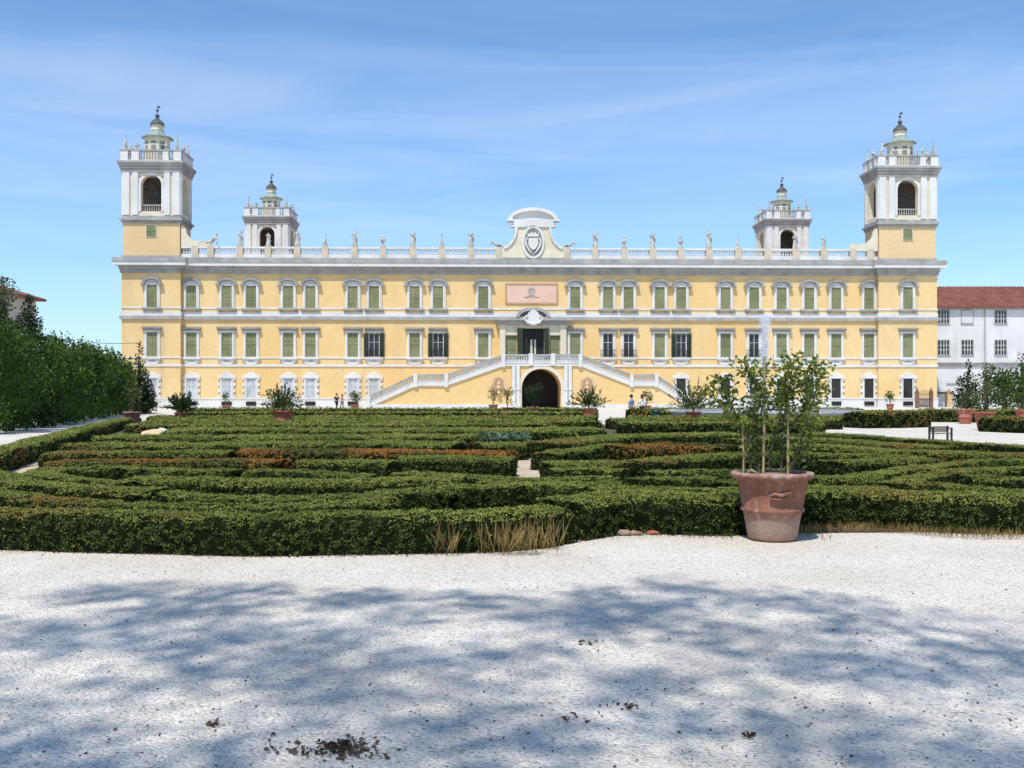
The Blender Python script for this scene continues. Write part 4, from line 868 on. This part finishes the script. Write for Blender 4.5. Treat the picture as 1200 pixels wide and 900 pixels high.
# big tree behind the photographer; its crown throws the dappled shade on the gravel
sx_, sy_ = -tosun.x / tosun.z, -tosun.y / tosun.z
bt = thing('plane_tree', 'tall spreading tree beside the gravel court whose crown shades the foreground', 'tree', (-5.5, -6.5, 0))
edge = [(-9, 9.2), (-7, 8.7), (-4.3, 8.25), (-2.4, 8.9), (-.5, 8.3), (.4, 8.35), (1.0, 8.6), (2.0, 8.85), (2.8, 7.6), (3.6, 6.9), (4.6, 6.2), (9, 5.2)]
ex, ey = [e[0] for e in edge], [e[1] for e in edge]
holes = [(-2.6, 6.1, .62, .35), (-2.05, 5.2, .55, .28), (-3.6, 7.6, .8, .3), (-.55, 6.9, .7, .3), (.75, 6.45, .55, .45), (1.9, 5.45, .75, .26), (.2, 5.2, .5, .22), (1.35, 7.4, .5, .25), (-1.1, 4.75, .5, .22), (2.9, 5.0, .55, .25), (-.2, 5.9, .45, .2), (2.2, 6.4, .5, .2), (-3.4, 5.6, .5, .3), (-.9, 7.7, .7, .25)]
cl = []; sp_ = .35
for ix_ in range(int(17.5 / sp_)):
    for iy_ in range(int(11.4 / sp_)):
        gx, gy = -9 + ix_ * sp_ + random.uniform(-.22, .22), -2 + iy_ * sp_ + random.uniform(-.22, .22); lim = float(np.interp(gx, ex, ey))
        if gy > lim - random.random() ** 2 * .7: continue
        if any(((gx - hx) / (a + .0)) ** 2 + ((gy - hy) / (b_ + .0)) ** 2 < 1 for hx, hy, a, b_ in holes): continue
        if mn.noise(Vector((gx * 1.1, gy * 1.3, 3.3))) < -.42: continue
        z = random.uniform(14, 22); cl.append((gx - sx_ * z + 5.5, gy - sy_ * z + 6.5, z, random.uniform(.33, .48)))
random.shuffle(cl)
lim_ = [(7 + (i % 4) * .8, cl[i * 40][:3]) for i in range(6)]
trunk_mb(15, .24, (1.0, 1.2), lim_, 10).build('trunk', 'bark', bt)
link('crown', np_mesh('crown', crown_leaves(cl, .17, 6.6, spread=1.2), 4), 'tree', bt)

# ------------------------------------------------------------------ potted plants
def pot_mesh(s=1.0):
    b = MB(); b.lathe([(.265, .0), (.275, .02), (.305, .20), (.325, .30), (.352, .312), (.356, .345), (.338, .36), (.365, .52), (.385, .645), (.392, .665), (.44, .685), (.462, .70), (.462, .735), (.45, .75), (.40, .75), (.385, .70), (.38, .66)], (0, 0, .02), 28)
    b.v = [(x * s, y * s, z * s) for x, y, z in b.v]; return b
def potted(px, Y, label, s=1.0, mat='terra_red', leaf='shrub', shape=None, ls=.12, per=1.2, h=1.2, w=.5, name='potted_shrub', stakes=0, rotate=0):
    x = xat(px, Y); t_ = thing(name, label, 'potted plant', (x, Y, 0), 0, 'plants in terracotta pots around the parterre')
    pot_mesh(s).build('pot', mat, t_, True)
    m_ = MB(); m_.lathe([(.375 * s, .0), (.36 * s, .03), (.1 * s, .05)], (0, 0, .69 * s), 14); m_.build('soil', 'soil', t_)
    z0 = .7 * s; st_ = MB()
    for k in range(3): st_.tube([(random.uniform(-.06, .06), random.uniform(-.06, .06), z0), (random.uniform(-.1, .1), random.uniform(-.1, .1), z0 + h * .4), (random.uniform(-.25, .25) * w * 2, random.uniform(-.2, .2), z0 + h * .85)], [.025, .02, .008], 5)
    st_.build('stem', 'bark', t_)
    if shape == 'fan':
        n_ = 75; out = []
        for k in range(n_):
            a = random.uniform(0, 2 * PI); el = random.uniform(.35, 1.35); L_ = random.uniform(.75, 1.1) * h
            tipx = np.array([math.cos(a) * math.cos(el), math.sin(a) * math.cos(el), math.sin(el)]) * L_; base = np.array([0, 0, z0 + .1])
            for q in range(12):
                f = .25 + .75 * q / 11; p = base + tipx * f; p[2] -= .25 * f * f * h * math.cos(el)
                out.append((p, tipx / L_))
        P = np.array([o[0] for o in out]); N = np.array([o[1] for o in out]); Q = leaf_quads(P, N, ls * 1.6, .55, .3)
    else:
        c = ball_clumps((0, 0, z0 + h * .58), w * .75, w * .6, h * .38, 16, w * .40); Q = crown_leaves(c, ls, per * 6)
    link('foliage', np_mesh('foliage', Q, 4), leaf, t_); return t_
potted(155, 50, 'terracotta pot with a sparse tree before the dark end of the left tree row', 1.0, 'terracotta', 'shrub', None, .11, .6, 1.5, .65)
potted(212.5, 54, 'small red terracotta pot with dense dark green plant at the corner of the left path', .85, 'terra_red', 'palm', 'fan', .16, 1, 1.05, .5)
potted(332, 46, 'wide terracotta pot with a broad airy shrub before the left facade', 1.15, 'terra_red', 'shrub', 'fan', .13, .8, 1.25, .6)
potted(265, 88, 'small potted shrub close to the palace wall beneath the left window pairs', .9, 'terra_red', 'shrub', None, .14, .8, 1.3, .5)
potted(416, 90, 'potted shrub beside the foot of the left stair ramp', .9, 'terra_red', 'shrub', None, .14, 1.2, 1.3, .7)
potted(578, 86, 'tall sparse potted shrub before the left niche of the staircase', 1.0, 'terracotta', 'shrub', None, .14, .7, 1.7, .7)
potted(595, 70, 'red pot with loose shrub left of the dark arch', .95, 'terra_red', 'shrub', None, .12, .7, 1.5, .55)
potted(625, 68, 'red pot with dark bushy shrub in front of the arch', .95, 'terra_red', 'palm', None, .13, 1.4, 1.9, .75)
potted(690.5, 61, 'large red pot with spreading green plant left of the white gap', 1.0, 'terra_red', 'shrub', 'fan', .14, 1, 1.35, .55)
potted(758, 86, 'potted shrub behind the two walkers near the right stair ramp', .9, 'terra_red', 'shrub', None, .13, 1.1, 1.3, .65)
potted(812, 53, 'red pot with wide grey green shrub in front of the fountain basin', .95, 'terra_red', 'shrub', 'fan', .14, 1, 1.7, 1.0)
potted(1043, 98, 'small potted tree at the base of the palace left of its right tower', .9, 'terra_red', 'tree', None, .16, 1.4, 1.5, .6)
potted(1131, 55.5, 'tall red pot with short shrub at the edge of the white path on the right', 1.08, 'terra_red', 'shrub', None, .12, 1.0, 1.0, .5)
potted(1154, 45.5, 'red pot with broad pale rim and loose olive shrub nearest the right white path', 1.1, 'terra_red', 'shrub', None, .11, .6, 1.5, .75)
potted(1199, 56, 'red pot cut by the right edge of the photo', 1.0, 'terra_red', 'shrub', None, .12, 1.0, 1.2, .6)
# the big pot in the foreground
bx, by = xat(905, 11.3), 11.3
bp_ = thing('potted_lemon_tree', 'large weathered terracotta pot with a staked leafy citrus tree on the white gravel', 'potted plant', (bx, by, 0), 0)
pot_mesh(1.0).build('pot', 'terracotta', bp_, True)
g_ = MB(); pts = [(-.10, .52), (-.05, .545), (0, .53), (.05, .55), (.10, .56), (.09, .53), (.03, .505), (-.04, .515), (-.09, .495)]
g_.v = []; g_.tube([(-.13, -.372, .53), (-.07, -.378, .555), (0, -.380, .535), (.07, -.382, .56), (.14, -.376, .575)], [.012, .02, .026, .02, .01], 6); g_.tube([(-.11, -.366, .50), (-.02, -.372, .495), (.08, -.372, .515)], [.01, .018, .01], 6); g_.build('garland_relief', 'terracotta', bp_, True)
m_ = MB(); m_.lathe([(.235, .001), (.24, .012), (.24, .024)], (0, 0, 0), 20); m_.build('foot', 'terracotta', bp_)
m_ = MB(); m_.lathe([(.384, .0), (.36, .03), (.2, .05), (.05, .06)], (0, 0, .70), 20); m_.build('soil', 'soil', bp_)
def pz(py): return zat(py, by)
def pxx(px): return (px - 905) * by / F
stakes = [((870, 556), (869, 492), .011), ((893, 556), (895, 418), .016), ((922, 556), (921, 440), .014)]
for (a0, a1), (b0, b1), r_ in stakes:
    m_ = MB(); m_.tube([(pxx(a0), -.05, .70), (pxx((a0 + b0) / 2) + .005, -.05, (.7 + pz(b1)) / 2), (pxx(b0), -.04, pz(b1))], [r_, r_ * .95, r_ * .85], 8); m_.build('stake', 'cane', bp_)
br = [[(890, 556), (888, 520), (898, 470), (905, 425)], [(890, 540), (872, 505), (860, 470), (848, 440)], [(915, 556), (918, 500), (928, 450), (934, 415)], [(925, 556), (940, 510), (950, 470), (962, 432)], [(900, 545), (908, 500), (915, 460), (918, 430)], [(880, 556), (876, 525), (880, 490), (884, 460)],
      [(872, 505), (856, 488), (842, 470), (832, 452)], [(928, 500), (945, 480), (958, 462), (970, 450)], [(935, 545), (950, 520), (955, 500), (962, 485)], [(898, 470), (882, 450), (872, 432), (866, 424)], [(905, 480), (925, 460), (945, 440), (952, 425)]]
stm = MB(); LP, LN = [], []
for bi, b_ in enumerate(br):
    ys = random.uniform(-.3, .3); P3 = [(pxx(x), ys * (i / (len(b_) - 1)), pz(y)) for i, (x, y) in enumerate(b_)]
    stm.tube(P3, [.014, .011, .008, .004], 6); C = catmull(P3, .02)
    for k in range(len(C)):
        f = k / len(C)
        if f < .07: continue
        for _ in range(5 if f < .5 else 10):
            if random.random() < .8:
                d = unit(rng.normal(0, 1, (1, 3)))[0]; d[2] = abs(d[2]) * .6 - .15; rad = random.uniform(.01, .19 if f > .4 else .12)
                LP.append(C[k] + d * rad); LN.append(d)
stm.build('branches', 'bark', bp_)
link('leaves', np_mesh('leaves', leaf_quads(np.array(LP), np.array(LN), .066, .55, .52), 4), 'citrus', bp_)
wd = MB(); wd.tube([(pxx(868), -.1, .72), (pxx(876), -.2, .80), (pxx(882), -.22, .77)], [.015, .02, .01], 5); wd.build('pruned_stub', 'cane', bp_)

# ------------------------------------------------------------------ fountain
fy = 69.0; fx = xat(895, fy)
ft = thing('fountain', 'round grey stone fountain basin with a tall white water jet', 'fountain', (fx, fy, 0))
m_ = MB(); m_.lathe([(6.7, 0), (6.7, .12), (6.5, .14), (6.5, .42), (6.75, .44), (6.75, .55), (6.1, .55), (6.1, .30), (6.15, .02)], (0, 0, 0), 56); m_.build('basin', 'basin', ft)
m_ = MB(); m_.lathe([(6.12, .40), (6.12, .42)], (0, 0, 0), 48); m_.build('water', 'water', ft)
m_ = MB(); m_.lathe([(.5, .2), (.4, .6), (.15, .8), (.12, 1.1)], (0, 0, 0), 12); m_.build('nozzle', 'stone', ft)
mw, t, n, l = nt('falling_water'); p = n.new('ShaderNodeBsdfPrincipled'); p.inputs['Base Color'].default_value = (.86, .9, .95, 1); p.inputs['Roughness'].default_value = .3
tr = n.new('ShaderNodeBsdfTranslucent'); tr.inputs[0].default_value = (.86, .9, .95, 1); tp_ = n.new('ShaderNodeBsdfTransparent')
m1 = n.new('ShaderNodeMixShader'); m1.inputs[0].default_value = .45; l.new(p.outputs[0], m1.inputs[1]); l.new(tr.outputs[0], m1.inputs[2])
m2 = n.new('ShaderNodeMixShader'); m2.inputs[0].default_value = .62; l.new(tp_.outputs[0], m2.inputs[1]); l.new(m1.outputs[0], m2.inputs[2]); o = n.new('ShaderNodeOutputMaterial'); l.new(m2.outputs[0], o.inputs[0]); MT['spray'] = mw
n_ = 5200; f = rng.random(n_); hz = 1.0 + f * 6.1; rad = .06 + .22 * (f ** 1.5); q = rng.normal(0, 1, (n_, 2)) * rad[:, None] * .75; P = np.stack([q[:, 0] + .1 * f, q[:, 1], hz], 1)
n2 = 2600; a = rng.random(n2) * 2 * PI; rr2 = np.abs(rng.normal(0, 1.1, n2)); zz = rng.random(n2) ** 2 * 2.2 * np.exp(-rr2 * .5) + .42; P2 = np.stack([np.cos(a) * rr2, np.sin(a) * rr2, zz], 1)
P = np.concatenate([P, P2]); link('water_jet', np_mesh('water_jet', leaf_quads(P, np.tile([0, 0, 1.], (len(P), 1)), .11, .3, .5), 4), 'spray', ft)

# ------------------------------------------------------------------ bench, bin, stones, plants, wire
bxx, byy = at(1102, 516)
be = thing('park_bench', 'small dark wooden bench standing on the white path at right', 'bench', (bxx, byy, 0), R(-4)); be.scale = (.86, .86, .92)
for k in range(3): MB().box(-.36, .36, -.22 + k * .15, -.10 + k * .15, .26, .29).build('seat_slat', 'wood', be)
m_ = MB()
for k in range(3): m_.box(-.36, .36, .235, .26, .32 + k * .075, .385 + k * .075)
m_.build('backrest', 'wood', be)
for s in (-1, 1):
    m_ = MB(); m_.box(s * .37 - .035, s * .37 + .035, -.26, -.19, 0, .46).box(s * .37 - .035, s * .37 + .035, .2, .265, 0, .56).box(s * .37 - .04, s * .37 + .04, -.28, .2, .46, .5); m_.build('side_frame', 'metal', be)
bn = thing('litter_bin', 'dark teal litter bin among hedges left of the fountain basin', 'bin', (xat(769, 57), 57, 0))
m_ = MB(); m_.lathe([(.20, 0), (.26, .62), (.28, .62), (.28, .68), (.24, .68), (.2, .4)], (0, 0, 0), 12); m_.build('body', 'teal', bn); m_ = MB(); m_.lathe([(.24, .66), (.18, .75), (.05, .8)], (0, 0, 0), 12); m_.build('lid', 'metal', bn)
hedge([at(740, 495.5), at(750, 495.3)], .5, .75, 'small olive bush right of the white gap at the feet of the walkers', 'hedge_dry', group=None, name='round_bush', kleaf=.0020)
hedge([at(752, 494.2), at(782, 493.8)], .5, .6, 'low hedge block between the walkers and the fountain basin', 'hedge_far', kleaf=.0020)
def rock(px, py, s, label, mat='ochre', name='pale_stone'):
    x, y = at(px, py); bm = bmesh.new(); bmesh.ops.create_icosphere(bm, subdivisions=2, radius=1)
    for v in bm.verts: v.co = Vector((v.co.x * s[0], v.co.y * s[1], (v.co.z + .75) * s[2])) * random.uniform(.85, 1.12)
    me = bpy.data.meshes.new(name); bm.to_mesh(me); bm.free(); o = link(name, me, mat); o.location = (x, y, 0); return tag(o, label, 'stone')
rock(181, 514, (.5, .35, .2), 'pale rough stone lying beside the far left hedges')
rock(190, 513, (.28, .25, .22), 'smaller whitish stone right of the pale rough stone', 'white')
rock(742, 627, (.11, .06, .03), 'flat reddish broken brick piece at the hedge foot in the middle', 'terracotta', 'brick_piece')
rock(731, 627.5, (.09, .07, .04), 'small brown stone left of the broken brick piece', 'soil', 'brick_piece')
rock(765, 626.5, (.08, .05, .03), 'tiny reddish brick chip right of the broken brick piece', 'terra_red', 'brick_piece')
# blue green tuft, dry grasses, litter
ax_, ay_ = at(585, 524); ag = thing('agave_plant', 'blue green spiky plants growing between the box hedges left of the sandy path', 'plant', (ax_, ay_, 0))
out = []
for k in range(5):
    c = np.array([-.75 + .38 * k, random.uniform(-.2, .2), .25]); d = unit(rng.normal(0, 1, (60, 3))); d[:, 2] = np.abs(d[:, 2]); out.append(leaf_quads(np.repeat(c[None], 60, 0), d,   .36, .2, .12))
link('leaves', np_mesh('leaves', np.concatenate(out), 4), 'agave', ag); 
for k in range(5): MB().tube([(-.75 + .38 * k, 0, 0), (-.75 + .38 * k, 0, .3)], [.04, .02], 5).build('stem', 'bark', ag)
def tufts(name, pts, n_per, ln, label, mat='drygrass', r=.12, lean=.35, asp=.06):
    P, N = [], []
    for x, y in pts:
        for k in range(n_per):
            P.append((x + random.gauss(0, r), y + random.gauss(0, r), ln * .18)); N.append((random.gauss(0, lean), random.gauss(0, lean), 1))
    o = link(name, np_mesh(name, leaf_quads(np.array(P), np.array(N), ln, .12, asp), 4), mat); return tag(o, label, 'dry grass', kind='stuff')
lin = catmull([at(x, y) for x, y in ((940, 629), (960, 625), (1040, 625), (1120, 631), (1200, 633), (1280, 634))], .07)
tufts('dry_grass', [(x, y + .06) for x, y in lin], 26, .13, 'strip of dry yellow grass along the foot of the right front hedge', r=.07)
lin = [at(random.gauss(600, 20), 651) for _ in range(20)] + [at(random.gauss(526, 12), 652) for _ in range(4)] + [at(random.gauss(640, 9), 645) for _ in range(7)]
tufts('dry_stems', [(x, y + random.uniform(-.02, .12)) for x, y in lin], 8, .35, 'tall dry brown stems leaning on the front hedge in the middle', r=.05, lean=.30, asp=.028)
lin = [at(random.uniform(0, 1200), random.uniform(0, 5) + (654 if x_ < 620 else 634)) for x_ in range(0, 1200, 12)]
tufts('weeds', [at(random.uniform(835, 970), 633) for _ in range(14)] + [at(random.uniform(640, 830), 631) for _ in range(12)], 10, .09, 'short green weeds at the foot of the front hedge by the pot', 'shrub', r=.05)
P, N = [], []
for k in range(500):
    px_, py_ = random.uniform(0, 1200), 640 + 270 * random.random()
    x, y = at(px_, py_); P.append((x, y, .006)); N.append((random.gauss(0, 1), random.gauss(0, 1), .15))
for cx0, cy0, sx0, sy0, n_ in ((402, 879, 21, 6, 190), (250, 850, 4, 2, 20), (330, 880, 14, 8, 24), (880, 863, 6, 2, 20), (730, 828, 14, 2, 20), (670, 843, 6, 3, 16), (690, 755, 7, 2, 16)):
    for k in range(n_): x, y = at(random.gauss(cx0, sx0), min(905, random.gauss(cy0, sy0))); P.append((x, y, .008)); N.append((random.gauss(0, 1), random.gauss(0, 1), .25))
for foot in ([(0, 646), (100, 649), (200, 651), (300, 653.5), (420, 652), (520, 650), (600, 648)], [(650, 639), (690, 633), (730, 627), (800, 629), (860, 630)]):
    for x, y in catmull([at(*p) for p in foot], .012):
        P.append((x + random.gauss(0, .02), y - abs(random.gauss(0, .06)) + .05, .01)); N.append((random.gauss(0, 1), random.gauss(0, 1), .4))
o = link('fallen_leaves', np_mesh('fallen_leaves', leaf_quads(np.array(P), np.array(N), np.concatenate([np.full(500, .022), np.full(len(P) - 500, .034)]), .15, .5), 4), 'debris'); tag(o, 'dry leaf litter and twigs scattered over the white gravel', 'leaf litter', kind='stuff')
m_ = MB(); m_.tube([(xat(108, 92), 92, zat(401.5, 92)), (xat(135, 100), 100, zat(402.6, 100)), (xat(161, 112), 112, zat(402, 112))], .03, 5); tag(m_.build('overhead_cable', 'metal'), 'thin dark overhead cable between the left treetops and the palace tower', 'cable')
sp = thing('stone_post', 'small pale stone post in the shade of the left tree row', 'post', (xat(110, 70), 70, 0)); m_ = MB(); m_.lathe([(.16, 0), (.14, .1), (.12, .6), (.16, .65), (.14, .75), (.03, .85)], (0, 0, 0), 10); m_.build('shaft', 'annex', sp)

# ------------------------------------------------------------------ people
def cloth(name, joints, edges, grow, mat, root, lv=2):
    J = {}
    for k, v in joints.items():
        r = v[3]; J[k] = (*v[:3], tuple(c + grow for c in r) if isinstance(r, tuple) else r + grow)
    return link(name, skin_mesh(name, J, edges, lv), mat, root)
def person(px, Y, h, rz, label, shirt, trousers, pose, legs=WALK, hair='hair'):
    root = thing('person', label, 'person', (xat(px, Y), Y, 0), rz, 'people walking in front of the palace')
    J, E = body((pose, legs), h); link('body', skin_mesh('body', J, E), 'skin', root)
    up = {k: J[k] for k in ('pelvis', 'waist', 'chest', 'shl', 'shr')}; k_ = h / 1.75
    for s in 'lr': e = Vector(J['sh' + s][:3]).lerp(Vector(J['el' + s][:3]), .85); up['el' + s] = (*e, .05 * k_)
    cloth('shirt', up, [('pelvis', 'waist'), ('waist', 'chest'), ('chest', 'shl'), ('chest', 'shr'), ('shl', 'ell'), ('shr', 'elr')], .018, shirt, root)
    lo = {k: J[k] for k in ('pelvis', 'hpl', 'hpr', 'knl', 'knr', 'anl', 'anr')}
    cloth('trousers', lo, [('pelvis', 'hpl'), ('pelvis', 'hpr'), ('hpl', 'knl'), ('hpr', 'knr'), ('knl', 'anl'), ('knr', 'anr')], .016, trousers, root)
    hd = Vector(J['head'][:3]); m_ = MB(); m_.lathe([(.075, -.05), (.108, .0), (.112, .05), (.09, .10), (.045, .135), (.005, .145)], (hd.x, hd.y + .022, hd.z - .01), 14); m_.build('hair', hair, root, True)
    for s in (-1, 1):
        m_ = MB(); m_.lathe([(.004, -.012), (.013, 0), (.004, .012)], (hd.x + s * .035, hd.y - .098, hd.z - .02), 6); m_.build('eye', 'black', root)
    return root
WA = dict(l=((-.27, .10, 1.14), (-.25, .02, .90)), r=((.27, -.06, 1.14), (.25, -.22, .95)))
person(740, 62, 1.60, R(60), 'walker in a light blue shirt and khaki trousers by the white gap', 'blue', 'khaki', WA)
person(752.5, 66, 1.58, R(200), 'walker in a white shirt and navy trousers with dark hair beside the blue shirt', 'whitecloth', 'navy', WA)
person(394.5, 104, 1.72, R(40), 'person dressed all in black near the foot of the left stair ramp', 'black', 'black', WA)
person(401, 105, 1.62, R(-60), 'person in a dark rose top and brown trousers beside the person in black', 'rose', 'chino', WA)
